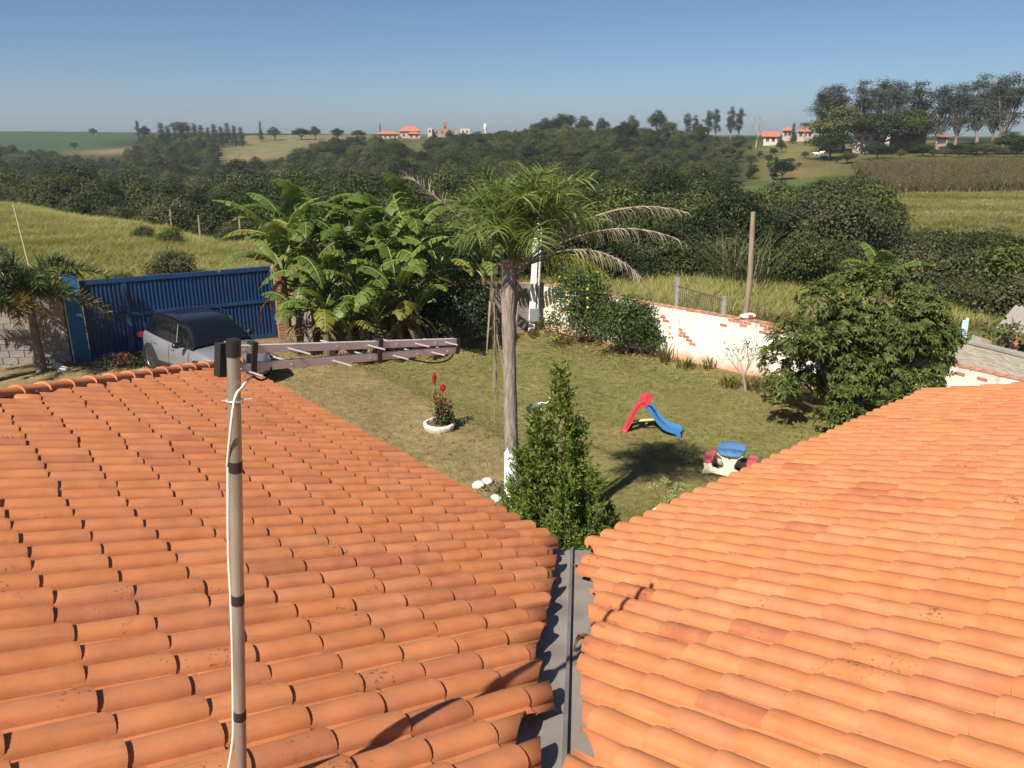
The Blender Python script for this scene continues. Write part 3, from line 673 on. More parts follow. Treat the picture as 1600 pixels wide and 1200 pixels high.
# ================================================================ WALLS, GATE
def frame2(a, b):
    d = unit(np.array(b)-np.array(a)); return d, np.array([-d[1], d[0]])
PLAST = mat('limewash', (.80,.76,.66), rough=.9, var=.0, col2=(.62,.55,.45), scale=2.2, contrast=.02, bump=.5, bscale=18)
def wallmat():
    """lime-washed brickwork: streaked white, worn grey at the coping, red soil splashed up from the foot"""
    m = mat('limewashed_wall', (.80,.76,.68), rough=.92, col2=(.62,.56,.47), scale=3.0, contrast=-.05, bump=.6, bscale=14); t = m.node_tree; b = t.nodes['Principled BSDF']
    src = b.inputs['Base Color'].links[0].from_socket
    g = node(t, 'ShaderNodeNewGeometry'); sp = node(t, 'ShaderNodeSeparateXYZ'); t.links.new(g.outputs['Position'], sp.inputs[0])
    nz = node(t, 'ShaderNodeTexNoise'); nz.inputs['Scale'].default_value = 1.8; nz.inputs['Detail'].default_value = 6; t.links.new(g.outputs['Position'], nz.inputs[0])
    ad = node(t, 'ShaderNodeMath', operation='MULTIPLY_ADD'); ad.inputs[1].default_value = -.55; t.links.new(nz.outputs[0], ad.inputs[0]); t.links.new(sp.outputs[2], ad.inputs[2])
    mr = node(t, 'ShaderNodeMapRange'); mr.inputs[1].default_value = .10; mr.inputs[2].default_value = -.28; mr.inputs[3].default_value = 0; mr.inputs[4].default_value = .85; t.links.new(ad.outputs[0], mr.inputs[0])
    mx = node(t, 'ShaderNodeMix', data_type='RGBA'); t.links.new(mr.outputs[0], mx.inputs[0]); t.links.new(src, mx.inputs[6]); mx.inputs[7].default_value = (.46,.23,.11,1)
    st = node(t, 'ShaderNodeTexNoise'); st.inputs['Scale'].default_value = 1.; st.inputs['Detail'].default_value = 5
    mpp = node(t, 'ShaderNodeMapping'); mpp.inputs['Scale'].default_value = (9, 9, .9); t.links.new(g.outputs['Position'], mpp.inputs[0]); t.links.new(mpp.outputs[0], st.inputs[0])
    m2 = node(t, 'ShaderNodeMath', operation='MULTIPLY_ADD'); m2.inputs[1].default_value = .9; t.links.new(st.outputs[0], m2.inputs[0]); t.links.new(sp.outputs[2], m2.inputs[2])
    r2 = node(t, 'ShaderNodeMapRange'); r2.inputs[1].default_value = 1.72; r2.inputs[2].default_value = 2.02; r2.inputs[3].default_value = 0; r2.inputs[4].default_value = .6; t.links.new(m2.outputs[0], r2.inputs[0])
    x2 = node(t, 'ShaderNodeMix', data_type='RGBA'); t.links.new(r2.outputs[0], x2.inputs[0]); t.links.new(mx.outputs[2], x2.inputs[6]); x2.inputs[7].default_value = (.24,.21,.19,1)
    t.links.new(x2.outputs[2], b.inputs['Base Color']); return m
LIME = wallmat()
BRICK = mat('red_brick', (.42,.17,.10), rough=.9, var=.3, scale=8, bump=.4, bscale=30, rnd=.22)
COPE = mat('coping_brick', (.40,.20,.13), rough=.9, var=.3, scale=5, bump=.4, rnd=.15)
BLOCK = mat('concrete_block', (.235,.205,.18), rough=.95, var=.2, scale=7, bump=.7, bscale=28, rnd=.12)
JOINT = mat('mortar_joint', (.29,.26,.225), rough=.95, var=.2, bump=.5)
def brick_mesh(name, l, d, h, m, bev=.012):
    mb = MB(); x, y, z = l/2, d, h/2; b = bev
    v = [(-x,0,-z),(x,0,-z),(x,0,z),(-x,0,z),(-x+b,-y,-z+b),(x-b,-y,-z+b),(x-b,-y,z-b),(-x+b,-y,z-b)]
    mb.add(v, [(4,5,6,7),(0,1,5,4),(1,2,6,5),(2,3,7,6),(3,0,4,7)]); return mb.mesh(name, [m], False)
# right-hand garden wall
d_, n_ = frame2(CORNER, WALL_E); Lw = np.linalg.norm(WALL_E-CORNER); HW = 1.46
gw = thing('garden_wall', 'long lime-washed brick wall along the right side of the lawn', 'wall', (*CORNER, 0), math.atan2(d_[1], d_[0]))
mb = MB(); nx = 60; top = HW+np.random.default_rng(2).normal(size=nx)*.008
for s_, y0 in ((0, -.07), (1, .07)):
    Pg = np.array([[(Lw*i/(nx-1), y0, -.4), (Lw*i/(nx-1), y0, .5), (Lw*i/(nx-1), y0, top[i])] for i in range(nx)]); mb.grid(Pg, flip=bool(s_))
mb.grid(np.array([[(Lw*i/(nx-1), -.07, top[i]), (Lw*i/(nx-1), .07, top[i])] for i in range(nx)]))
mb.build('wall_face', LIME, gw, smooth=False)
for i in range(2):
    mb = MB(); mb.box((1.2+i*3.9, -.075, .55), (.26, .06, 2*HW-1.12), None); mb.build('pier', LIME, gw, smooth=False)
cme = brick_mesh('coping_brick', .235, .165, .045, COPE, .006)
for i in range(int(Lw/.245)):
    o = link('coping_brick', cme, gw, (.125+i*.245, .082+random.uniform(-.006,.006), HW+.026+random.uniform(-.004,.006))); o.rotation_euler = (random.uniform(-.02,.02), random.uniform(-.015,.015), random.uniform(-.03,.03))
bme = brick_mesh('brick', .215, .010, .075, BRICK, .006); rb = np.random.default_rng(8); nb_ = 0
for course in range(1, 17):
    zc = course*.088; off_ = .12*(course % 2)
    for i in range(int(Lw/.232)):
        x_ = .12+off_+i*.232
        e = hnoise(np.array(x_), np.array(zc*2.), 1.5, 3.3)+.45*hnoise(np.array(x_), np.array(zc*2.), 4.1, 1.1)
        near = np.clip((x_-6.0)/2.2, 0, 1)*.5
        if e+near+(.25 if zc > 1.25 else 0)-(.3 if zc < .5 else 0) > .62+rb.uniform(-.1,.25) and nb_ < 280:
            o = link('brick', bme, gw, (x_, -.0705, zc)); o.rotation_euler = (0, rb.uniform(-.01,.01), 0); nb_ += 1
d2_, _ = frame2(WALL_E, WALL_F); L2 = np.linalg.norm(WALL_F-WALL_E)
g2 = thing('garden_wall', 'lime-washed wall run hidden behind the big broad-leaved tree, its end showing past the right roof', 'wall', (*WALL_E, 0), math.atan2(d2_[1], d2_[0]))
mb = MB(); mb.box((L2/2+.03, 0, HW/2-.2), (L2-.06, .14, HW+.4)); mb.build('wall_face', LIME, g2, smooth=False)
for i in range(int(L2/.245)):
    o = link('coping_brick', cme, g2, (.125+i*.245, .082+random.uniform(-.006,.006), HW+.026+random.uniform(-.004,.006))); o.rotation_euler = (0, 0, random.uniform(-.03,.03))
for q_ in range(26):
    link('brick', bme, g2, (.3+rb.integers(0, int(L2/.232)-1)*.232, -.0705, .088*rb.integers(9, 16)))
# grey block wall at the back, white concrete post in the corner
def block_wall(a, b, h, label, x0, x1, matb=BLOCK, z0=0.):
    d_, n_ = frame2(a, b); L_ = np.linalg.norm(np.array(b)-np.array(a))
    t = thing('block_wall', label, 'wall', (*a, z0), math.atan2(d_[1], d_[0]))
    mb = MB(); mb.box((L_/2, .07, h/2-.2), (L_, .12, h+.4)); mb.build('wall_core', JOINT, t, smooth=False)
    me = brick_mesh('block', .378, .014, .178, matb, .008); rb = np.random.default_rng(int(L_*10))
    for c in range(int(h/.19)):
        for i in range(int((x1-x0)/.39)+1):
            x_ = x0+.19+i*.39+.195*(c % 2)
            if x_ > x1 or x_ < .15 or x_ > L_-.15: continue
            o = link('block', me, t, (x_, .009-rb.uniform(0, .006), .1+c*.19)); o.rotation_euler = (rb.uniform(-.008,.008), rb.uniform(-.006,.006), rb.uniform(-.01,.01))
    return t, L_
bw, Lb = block_wall(GATE_R, CORNER, 1.52, 'grey concrete block wall behind the banana plants with red coping', 4.6, 8.6)
for i in range(int(Lb/.245)):
    o = link('coping_brick', cme, bw, (.125+i*.245, .155, 1.55))
PAINTW = mat('white_paint', (.78,.75,.70), rough=.7, var=.1, scale=5, bump=.2)
pb = gnd(830, 516, 0); pole = thing('concrete_post', 'slender white concrete utility post in the wall corner', 'post', tuple(pb))
ptop = atY(839, 392, pb[1])
mb = MB(); hgt = 4.3; lean = np.array([.10, 0, 0])
v = []
for z, s_ in ((-.2,.105),(1.2,.10),(hgt,.07)):
    o_ = lean*z/2.5
    v.append([o_+np.array([x_, y_, z]) for x_, y_ in ((-s_,-s_),(s_,-s_),(s_,s_),(-s_,s_))])
v = np.array(v); Q = np.concatenate([v, v[:, :1]], 1); mb.grid(Q, flip=True); mb.add(v[-1], [(0,1,2,3)]); mb.build('shaft', PAINTW, pole, smooth=False)
mb = MB(); mb.tube([lean*.3+np.array([.17,-.02,.5]), lean*1.6+np.array([.17,-.02,4.1])], .035, 10); mb.build('conduit', mat('grey_pvc', (.55,.55,.54), rough=.5), pole)
mb = MB(); mb.box((.10,-.15,.55), (.30,.08,.42)); mb.build('meter_box', mat('meter_grey', (.20,.21,.22), rough=.5), pole, smooth=False)
# wall left of the gate
LWE = GATE_L+np.array([-7.5,-1.1])
lw, Ll = block_wall(LWE, GATE_L+np.array([-.45,-.20]), 2.42, 'tall rough grey block wall left of the blue gate', 3.2, 7.4)
# gate with posts
BLUE = mat('blue_gate_paint', (.014,.046,.122), rough=.36, spec=.5, var=.12, scale=3, bump=.05)
BLUED = mat('blue_frame_paint', (.013,.045,.125), rough=.45, spec=.45, var=.15, scale=3)
BLUEP = mat('blue_post_paint', (.032,.13,.27), rough=.75, var=.2, scale=4, bump=.5, bscale=15)
gd_, gn_ = frame2(GATE_L, GATE_R); Lg = np.linalg.norm(GATE_R-GATE_L); HG = 2.2
gate = thing('sliding_gate', 'wide dark blue corrugated steel driveway gate', 'gate', (*GATE_L, .24), math.atan2(gd_[1], gd_[0]))
def sheet(x0, x1, z0, z1, name):
    mb = MB(); pitch = .105; xs_ = []; x_ = x0
    prof = [(0, 0), (.030, 0), (.044, -.030), (.078, -.030), (.092, 0)]
    pts = []
    while x_ < x1:
        for dx, dy in prof:
            if x_+dx <= x1: pts.append((x_+dx, dy))
        x_ += pitch
    mb.grid(np.array([[(p[0], p[1], z0), (p[0], p[1], z1)] for p in pts])); return mb.build(name, BLUE, gate, smooth=False)
XM = 1.08
for (x0, x1) in ((.02, XM-.01), (XM+.01, Lg-.02)):
    for (z0, z1) in ((.06, 1.155), (1.165, 2.13)): sheet(x0, x1, z0, z1, 'corrugated_panel')
for nm, c_, s_ in (('rail', (Lg/2,-.02,.09), (Lg,.06,.10)), ('rail', (Lg/2,-.035,1.16), (Lg-.1,.05,.09)), ('rail', (Lg/2,-.02,2.14), (Lg,.08,.12)),
                   ('stile', (.03,-.02,HG/2), (.06,.065,HG-.32)), ('stile', (XM,-.03,HG/2), (.12,.075,HG-.32)), ('stile', (Lg-.03,-.02,HG/2), (.06,.065,HG-.32))):
    mb = MB(); mb.box(c_, s_); mb.build(nm, BLUED, gate, smooth=False)
mb = MB(); mb.tube([(XM-.06,-.09,1.25),(XM-.06,-.09,1.45)], .012, 8); mb.build('handle', BLACKP, gate)
mb = MB(); mb.box((Lg/2, 0, .0), (Lg+.6, .10, .045)); mb.build('ground_track', mat('rust_track', (.12,.09,.07), rough=.8), gate, smooth=False)
gp = thing('gate_post', 'rough blue painted masonry post at the left end of the gate', 'post', (*(GATE_L-gd_*.22), .1), math.atan2(gd_[1], gd_[0]))
mb = MB(); mb.box((0,0,1.28), (.40,.30,2.56)); mb.build('post_body', BLUEP, gp, smooth=False)
mb = MB(); mb.box((0,0,2.58), (.42,.32,.05)); mb.build('post_cap', BLOCK, gp, smooth=False)
mb = MB(); mb.box((-.205,-.005,1.25), (.03,.30,2.5)); mb.build('mortar_edge', mat('pale_render', (.45,.42,.36), rough=.9, var=.2, bump=.4), gp, smooth=False)
gp = thing('gate_post', 'red brick gate post behind the banana leaves at the right end of the gate', 'post', (*(GATE_R+gd_*.25), .1), math.atan2(gd_[1], gd_[0]))
mb = MB(); mb.box((0,.06,1.2), (.36,.30,2.4)); mb.build('post_core', JOINT, gp, smooth=False)
pbm = brick_mesh('brick', .17, .02, .07, BRICK, .006)
for c in range(28):
    for x_ in (-.09, .09):
        link('brick', pbm, gp, (x_, -.092, .05+c*.085))

# ================================================================ CAR
SILVER = mat('silver_paint', (.31,.32,.34), rough=.3, metal=.5, spec=.5, coat=.8)
BLKROOF = mat('black_roof_paint', (.010,.010,.013), rough=.25, spec=.5, coat=.5)
GLASS = mat('tinted_glass', (.006,.007,.009), rough=.06, spec=.6)
CLAD = mat('black_cladding', (.022,.021,.021), rough=.7)
TYRE = mat('tyre_rubber', (.02,.019,.018), rough=.85)
RIM = mat('alloy_rim', (.30,.30,.31), rough=.35, metal=.9)
LAMP = mat('lamp_glass', (.62,.66,.70), rough=.08, metal=.3, spec=.8)
CHROME = mat('chrome_badge', (.75,.75,.77), rough=.15, metal=1)
car_h = unit(np.array([1.95,-1.80])); car_l = np.array([-car_h[1], car_h[0]])
cc = np.array([-8.55, 19.42])+car_l*.80
car = thing('car', 'silver compact SUV with black roof and tinted glass parked by the blue gate', 'car', (*cc, .235), math.atan2(car_h[1], car_h[0]))
def smooth_interp(xs_, ks, vs_):
    """smooth curve through key values"""
    ks = np.array(ks); vs_ = np.array(vs_); d = np.gradient(vs_, ks); i = np.clip(np.searchsorted(ks, xs_)-1, 0, len(ks)-2)
    h = ks[i+1]-ks[i]; t = (xs_-ks[i])/h
    return (2*t**3-3*t**2+1)*vs_[i]+(t**3-2*t**2+t)*h*d[i]+(-2*t**3+3*t**2)*vs_[i+1]+(t**3-t**2)*h*d[i+1]
X = np.linspace(-2.10, 2.10, 43)
kw = [-2.10,-1.95,-1.6,-1.2,-.4,.6,1.2,1.6,1.9,2.05,2.10]
hw = smooth_interp(X, kw, [.62,.76,.85,.885,.88,.88,.89,.86,.76,.60,.50])
zt = smooth_interp(X, kw, [.80,.97,1.03,1.02,.98,.965,.955,.90,.80,.70,.60])
zb = smooth_interp(X, kw, [.46,.34,.26,.22,.20,.20,.21,.22,.24,.30,.36])
ring = []
for x_, w_, t_, b_ in zip(X, hw, zt, zb):
    m_ = b_+(t_-b_)*.50
    half = [(0, b_), (w_*.82, b_), (w_*.965, b_+.07), (w_*.99, b_+.20), (w_, m_), (w_*.985, m_+(t_-m_)*.42), (w_*.95, t_-.11), (w_*.90, t_-.035), (w_*.80, t_), (w_*.45, t_+.018), (0, t_+.024)]
    full = [(x_, -y, z) for y, z in half]+[(x_, y, z) for y, z in half[-2:0:-1]]
    ring.append(full)
ring = np.array(ring); mb = MB(); Q = np.concatenate([ring, ring[:, :1]], 1); mb.grid(Q, flip=False)
mb.add(ring[0], [tuple(range(len(ring[0])))]); mb.add(ring[-1], [tuple(range(len(ring[0])-1, -1, -1))])
mb.build('body', SILVER, car, smooth=55)
# cabin: glass all round under the black roof
def cab(z0, z1, name, mt, shrink=0., x_in=0.):
    kx = [-1.92,-1.62,-1.2,-.6,0,.35,.72,1.02]
    top_z = [1.08,1.40,1.525,1.56,1.545,1.50,1.32,1.03]
    xs_ = np.linspace(-1.92+x_in, 1.02-x_in, 33); tz = smooth_interp(xs_, kx, top_z); rg_ = []
    for x_, t_ in zip(xs_, tz):
        bz = smooth_interp(np.array([x_]), kw, [.80,.97,1.03,1.02,.98,.965,.955,.90,.80,.70,.60])[0]-.03
        bw_ = smooth_interp(np.array([x_]), kw, [.62,.76,.85,.885,.88,.88,.89,.86,.76,.60,.50])[0]*.885
        pr = []
        for k_ in np.linspace(z0, z1, 7):
            z = bz+(t_-bz)*k_; y = bw_*(1-.27*k_**1.6*min(1, (t_-bz)/.45)-shrink)
            pr.append((x_, y, z))
        rg_.append(pr)
    return np.array(rg_), tz
cg, tz = cab(0, .93, 'glass', GLASS)
mb = MB(); mb.grid(cg, flip=True); mb.grid(cg*[1,-1,1])
mb.build('cabin_side', BLKROOF, car, smooth=60)
mb = MB(); T_ = []
for i in range(len(cg)):
    y = cg[i, -1, 1]; z = cg[i, -1, 2]; h_ = (tz[i]-z)
    T_.append([(cg[i,0,0], y*c_, z+h_*s_) for c_, s_ in ((1,0),(.975,.45),(.9,.8),(.6,1.05),(0,1.15),(-.6,1.05),(-.9,.8),(-.975,.45),(-1,0))])
T_ = np.array(T_); mb.grid(T_[:22], flip=False); mb.build('roof', BLKROOF, car, smooth=60)
mb = MB(); W_ = T_[21:].copy(); W_[:, :, 2] += .002; mb.grid(W_); mb.build('windscreen', GLASS, car, smooth=60)
# side windows, slightly proud of the cabin skin
for sg in (1, -1):
    for (i0, i1, nm) in ((3, 9, 'quarter_window'), (10, 18, 'rear_window'), (19, 27, 'front_window')):
        Wn = cg[i0:i1+1, 1:6].copy(); Wn[:, :, 1] += .006; Wn *= [1, sg, 1]
        mb = MB(); mb.grid(Wn, flip=(sg > 0)); mb.build(nm, GLASS, car, smooth=60)
    mb = MB(); mb.tube([(.18, sg*.80, 1.0), (.17, sg*.70, 1.46)], .016, 6); 
    mb.build('door_pillar', SILVER, car)
    mb = MB(); mb.tube([(-1.7, sg*.64, 1.50), (-1.2, sg*.655, 1.575), (-.3, sg*.665, 1.60), (.2, sg*.66, 1.565)], .016, 6); mb.build('roof_rail', BLKROOF, car)
    # mirror
    mb = MB(); a = np.linspace(0, math.pi, 7); 
    Mr = np.array([[(.62+.09*math.cos(p)*math.sin(q)*1.0, sg*(1.0+.13*math.cos(q)), 1.06+.085*math.sin(p)*math.sin(q)) for p in np.linspace(0, 2*math.pi, 13)] for q in np.linspace(.02, math.pi-.02, 8)])
    mb.grid(Mr); mb.box((.66, sg*.88, 1.02), (.08,.12,.04)); mo = mb.build('mirror', BLKROOF, car)
    # doors: shut lines, handles, sill cladding
    for x_ in (.86, -.22, -1.18):
        Lp = [(x_+.015*k_, sg*(smooth_interp(np.array([x_]), kw, [.62,.76,.85,.885,.88,.88,.89,.86,.76,.60,.50])[0]*f_+.0015), z) for k_, (f_, z) in enumerate(((.993,.40),(1.0,.60),(.992,.78),(.955,.90)))]
        mb = MB(); mb.tube(Lp, .005, 4); mb.build('shut_line', CLAD, car)
    for x_ in (.02, -.98):
        mb = MB(); mb.box((x_, sg*.885, .83), (.17,.025,.028)); mb.build('door_handle', SILVER, car)
    sx = np.linspace(-.95, 1.0, 9); mb = MB()
    mb.grid(np.array([[(x_, sg*(.893), .24), (x_, sg*.902, .30), (x_, sg*.896, .39+.03*math.sin((x_+.9)*1.5))] for x_ in sx]), flip=(sg < 0)); mb.build('sill_cladding', CLAD, car)
    # wheels
    for wx in (-1.30, 1.30):
        wy = sg*.80
        th_ = np.linspace(-.25, math.pi+.25, 17)
        mb = MB(); yo = sg*.905
        mb.grid(np.array([[(wx+r_*math.cos(t), yo if r_ < .44 else sg*.875, .335+r_*math.sin(t)) for r_ in (.345, .36, .425, .44)] for t in th_]), flip=(sg > 0)); mb.build('arch_cladding', CLAD, car)
        mb = MB(); mb.add([(wx+.40*math.cos(t), sg*.893, .335+.40*math.sin(t)) for t in np.linspace(0, 2*math.pi, 24, endpoint=False)], [tuple(range(24))]); mb.build('wheel_well', TYRE, car, smooth=False)
        wl = link('wheel', None, car, (wx, wy, .335))
        prof = [(.20,-.11),(.31,-.11),(.335,-.08),(.335,.08),(.31,.105),(.225,.105)]
        def spin(pr, n=28): 
            a = np.linspace(0, 2*math.pi, n, endpoint=False); return np.array([[(r_*math.cos(t), sg*y_, r_*math.sin(t)) for t in np.append(a, a[0])] for r_, y_ in pr])
        mb = MB(); mb.grid(spin(prof)); mb.build('tyre', TYRE, wl, smooth=50)
        mb = MB(); mb.grid(spin([(.225,.105),(.215,.09),(.20,.05)])); mb.add([(.205*math.cos(t), sg*.055, .205*math.sin(t)) for t in np.linspace(0, 2*math.pi, 24, endpoint=False)], [tuple(range(24))], 1)
        for k_ in range(5):
            a = k_*2*math.pi/5+.3; c_, s_ = math.cos(a), math.sin(a)
            mb.box((.115*c_, sg*.092, .115*s_), (.21,.02,.045), np.array([[c_,0,-s_],[0,1,0],[s_,0,c_]]))
        mb.tube([(0, sg*.08, 0), (0, sg*.108, 0)], .045, 12); mb.build('rim', [RIM, TYRE], wl, smooth=40)
    # lamps
    hx = np.linspace(1.66, 2.0, 6)
    def bw2(x_): return smooth_interp(np.array([x_]), kw, [.62,.76,.85,.885,.88,.88,.89,.86,.76,.60,.50])[0]
    mb = MB(); mb.grid(np.array([[(x_+.006, sg*(bw2(x_)*1.0+.006), zz) for zz in (.60, .66, .71-.1*(2.0-x_)*-.2)] for x_ in hx]), flip=(sg < 0)); mb.build('headlight', LAMP, car, smooth=True)
    mb = MB(); mb.box((1.86, sg*(bw2(1.86)+.012), .645), (.10,.02,.05)); mb.build('headlight_bezel', CLAD, car, smooth=False)
    mb = MB(); mb.box((-1.99, sg*.74, .86), (.10,.16,.12)); mb.build('tail_lamp', mat('tail_lamp', (.28,.01,.012), rough=.15, spec=.6), car, smooth=False)
mb = MB(); mb.grid(np.array([[(2.088-.16*(y/.6)**2, y, z) for z in (.50,.57,.62)] for y in np.linspace(-.52,.52,11)]), flip=True); mb.build('grille', CLAD, car, smooth=True)
mb = MB(); mb.grid(np.array([[(2.10-.13*(y/.6)**2, y, z) for z in (.26,.34,.41)] for y in np.linspace(-.58,.58,11)]), flip=True); mb.build('lower_bumper', CLAD, car, smooth=True)
mb = MB(); mb.add([(2.108,0,.665),(2.108,.05,.585),(2.108,0,.505),(2.108,-.05,.585),(2.108,0,.635),(2.108,.03,.585),(2.108,0,.535),(2.108,-.03,.585)], [(0,1,5,4),(1,2,6,5),(2,3,7,6),(3,0,4,7)]); mb.build('diamond_badge', CHROME, car, smooth=False)
mb = MB(); mb.box((2.115,0,.455), (.012,.40,.13)); pl = mb.build('number_plate', mat('plate_white', (.72,.73,.74), rough=.4), car, smooth=False)
mb = MB(); mb.box((2.122,0,.503), (.006,.398,.030)); mb.build('plate_band', mat('plate_blue', (.02,.05,.30), rough=.4), pl, smooth=False)
mb = MB(); mb.tube([(.93,.45,1.055),(.82,.05,1.135)], .008, 6); mb.tube([(.96,-.25,1.035),(.84,-.62,1.11)], .008, 6); mb.build('wiper', CLAD, car)
mb = MB(); mb.box((.52,.12,1.425), (.05,.05,.004), np.array([[.75,0,.66],[0,1,0],[-.66,0,.75]])); mb.build('windscreen_sticker', PAINTW, car, smooth=False)

# ================================================================ TREES AND PLANTS IN THE GARDEN
def frond(mbx, base, az, L, rise, droop, n=46, ll=.42, lw=.028, rg=rng, plume=.5, m=0, mr=1, twist=0., start=.18, hang=.35, seg=3):
    """feather leaf: arching rachis with drooping leaflets on both sides (each leaflet three joined faces)"""
    t = np.linspace(0, 1, 14); h = np.array([math.sin(az), math.cos(az), 0])
    ang = rise-(rise+droop)*t**1.35; st = L/13
    p = [np.array(base, float)]
    for a in ang[:-1]: p.append(p[-1]+st*(h*math.cos(a)+np.array([0,0,1.])*math.sin(a)))
    p = np.array(p); mbx.tube(p, np.linspace(.022, .004, 14)*max(.6, L/2.2), 5, mr)
    for k_ in range(n):
        f_ = start+(1-start)*k_/(n-1); i = min(int(f_*13), 12); fr = f_*13-i; q = p[i]*(1-fr)+p[i+1]*fr; tg = unit(p[i+1]-p[i])
        s0 = unit(np.cross(tg, [0,0,1])); u0 = np.cross(s0, tg)
        ln = ll*(1-.72*abs(f_-.45)**1.3*1.4)*rg.uniform(.85, 1.12)
        for sg in (-1, 1):
            pl_ = rg.uniform(-plume, plume)+twist
            d = unit(s0*sg*math.cos(pl_)+u0*(math.sin(pl_)+.25)+tg*(.45+.35*f_)+rg.normal(size=3)*.07)
            wv = unit(np.cross(d, u0*.7+rg.normal(size=3)*.5))*lw*.5
            a = q; d1 = d; pts_ = [a]
            for s_ in range(seg):
                d1 = unit(d1+np.array([0,0,-hang*(s_+.6)/seg])); a = a+d1*ln/seg; pts_.append(a)
            wd_ = np.linspace(1, .12, seg+1); wd_[0] = .55
            V = np.array([[pts_[i2]-wv*wd_[i2], pts_[i2]+wv*wd_[i2]] for i2 in range(seg+1)]); mbx.grid(V, m)
    return p
QP = leafmat('queen_palm_leaf', (.135,.180,.040), rnd=.12, island=.3, trans=.28, spec=.35)
QPY = leafmat('palm_leaf_yellowing', (.17,.19,.032), rnd=.1, island=.3, trans=.3)
DEADF = leafmat('dead_palm_leaf', (.33,.275,.20), rnd=.12, island=.25, trans=.15)
RACH = mat('palm_rachis', (.13,.16,.04), rough=.6); RACHD = mat('dead_rachis', (.30,.235,.16), rough=.8)
PTRUNK = mat('palm_trunk', (.27,.225,.185), rough=.95, var=.35, scale=4, bump=.9, bscale=10, stretch=(6,6,1.2))
WASH = mat('whitewash', (.80,.80,.78), rough=.9, var=.1, scale=12, bump=.4, bscale=20)
pY = 10.5; pX = (797-800)/FPX*(pY*CP+3*SP)
palm = thing('queen_palm', 'slender palm with shaggy green crown and whitewashed trunk foot, middle of the lawn', 'palm tree', (pX, pY, 0))
zc = atY(797, 405, pY)[2]; zw = atY(797, 701, pY)[2]
rp = np.random.default_rng(21)
tz_ = np.linspace(-.2, zc, 40); rr_ = np.interp(tz_, [-.2,0,.5,zw,zc*.72,zc*.9,zc], [.15,.13,.105,.097,.09,.10,.085])*(1+.03*np.sin(tz_*38))
mb = MB(); mb.tube(np.column_stack([.02*np.sin(tz_*1.1), .02*np.cos(tz_*.9)-.02, tz_]), rr_, 16); mb.build('trunk', PTRUNK, palm)
tz_ = np.linspace(.0, zw, 12); mb = MB(); rr_ = np.interp(tz_, [0,.5,zw], [.139,.113,.1045])
a_ = np.linspace(0, 2*math.pi, 25); Q = np.array([[(.02*math.sin(z*1.1)+r_*math.cos(t), .02*math.cos(z*.9)-.02+r_*math.sin(t), z+(.05*math.sin(t*5)+.03*math.sin(t*11) if i == 11 else 0)) for t in a_] for i, (z, r_) in enumerate(zip(tz_, rr_))]); mb.grid(Q); mb.build('whitewash_band', WASH, palm)
top = np.array([.07, 0, zc])
for i in range(15):                                                  # old leaf bases clasping the trunk
    a = rp.uniform(0, 6.28); z = zc-rp.uniform(.0, 1.1); L_ = rp.uniform(.45,.8)
    mb = MB(); mb.tube([(.07*math.cos(a), .07*math.sin(a), z-L_*.6), (.095*math.cos(a), .095*math.sin(a), z-L_*.1), (.13*math.cos(a), .13*math.sin(a), z+L_*.35)], [.014,.022,.009], 6); mb.build('leaf_base', PTRUNK, palm)
spec_f = []
for i in range(26):
    az = i*2.399+.3; k_ = i/25
    spec_f.append((az, rp.uniform(.98, 1.2)*(1.0+.02*k_), 1.52-.42*k_+rp.uniform(-.06,.06), -.45+1.55*k_+rp.uniform(-.1,.2)))
for az, L_, rise, drp in spec_f:
    facing = math.cos(az-math.pi-.1) > .8
    mb = MB(); frond(mb, top+np.array([.05*math.sin(az), .05*math.cos(az), rp.uniform(-.1,.3)]), az, L_*(1+.16*math.sin(az)), rise, drp, n=56, ll=.46, lw=.021, rg=rp, plume=.9, hang=.42, start=.22)
    mb.build('frond', [QPY if facing and rise < 1.15 else QP, RACH], palm, smooth=False)
for (ex, ey, yy, rise, drp, col) in ((1078, 362, 10.6, .75, .35, DEADF), (1070, 380, 10.3, .62, .52, DEADF), (1000, 470, 10.1, .55, .95, DEADF), (640, 268, 10.9, .75, -.55, DEADF), (945, 355, 10.2, .45, .35, QPY), (955, 440, 10.1, .5, .9, QPY)):
    e = atY(ex, ey, yy)-np.array([pX, pY, 0]); hv = e[:2]; L_ = np.linalg.norm(e-top)*1.06; az = math.atan2(hv[0], hv[1])
    mb = MB(); frond(mb, top+np.array([0,0,-.15]), az, L_, rise, drp, n=44, ll=.34 if col is DEADF else .4, lw=.014, rg=rp, plume=.35, hang=1.3 if ey > 300 else .2, start=.45 if col is DEADF else .3)
    mb.build('dead_frond' if col is DEADF else 'frond', [col, RACHD if col is DEADF else RACH], palm, smooth=False)
# one dry frond folded down along the trunk
mb = MB(); sp_ = smooth_pts([(-.06,-.03,zc-.15), (-.16,-.06,zc-.05), (-.24,-.07,zc-.22), (-.22,-.08,zc-.75), (-.19,-.09,zc-1.5)]); mb.tube(sp_, np.linspace(.022,.008,len(sp_)), 7, 1)
q_ = sp_[12:]; c_ = q_[rp.integers(0, len(q_), 46)]+rp.normal(size=(46,3))*.02; dn = np.tile([0,0,-1.], (46,1))+rp.normal(size=(46,3))*.1
e_ = c_+dn*rp.uniform(.3,.9,(46,1)); wv = rp.normal(size=(46,3))*.005; mb.quads(np.stack([c_-wv, c_+wv, e_+wv*.3, e_-wv*.3], 1), 0); mb.build('dead_frond', [DEADF, RACHD], palm, smooth=False)

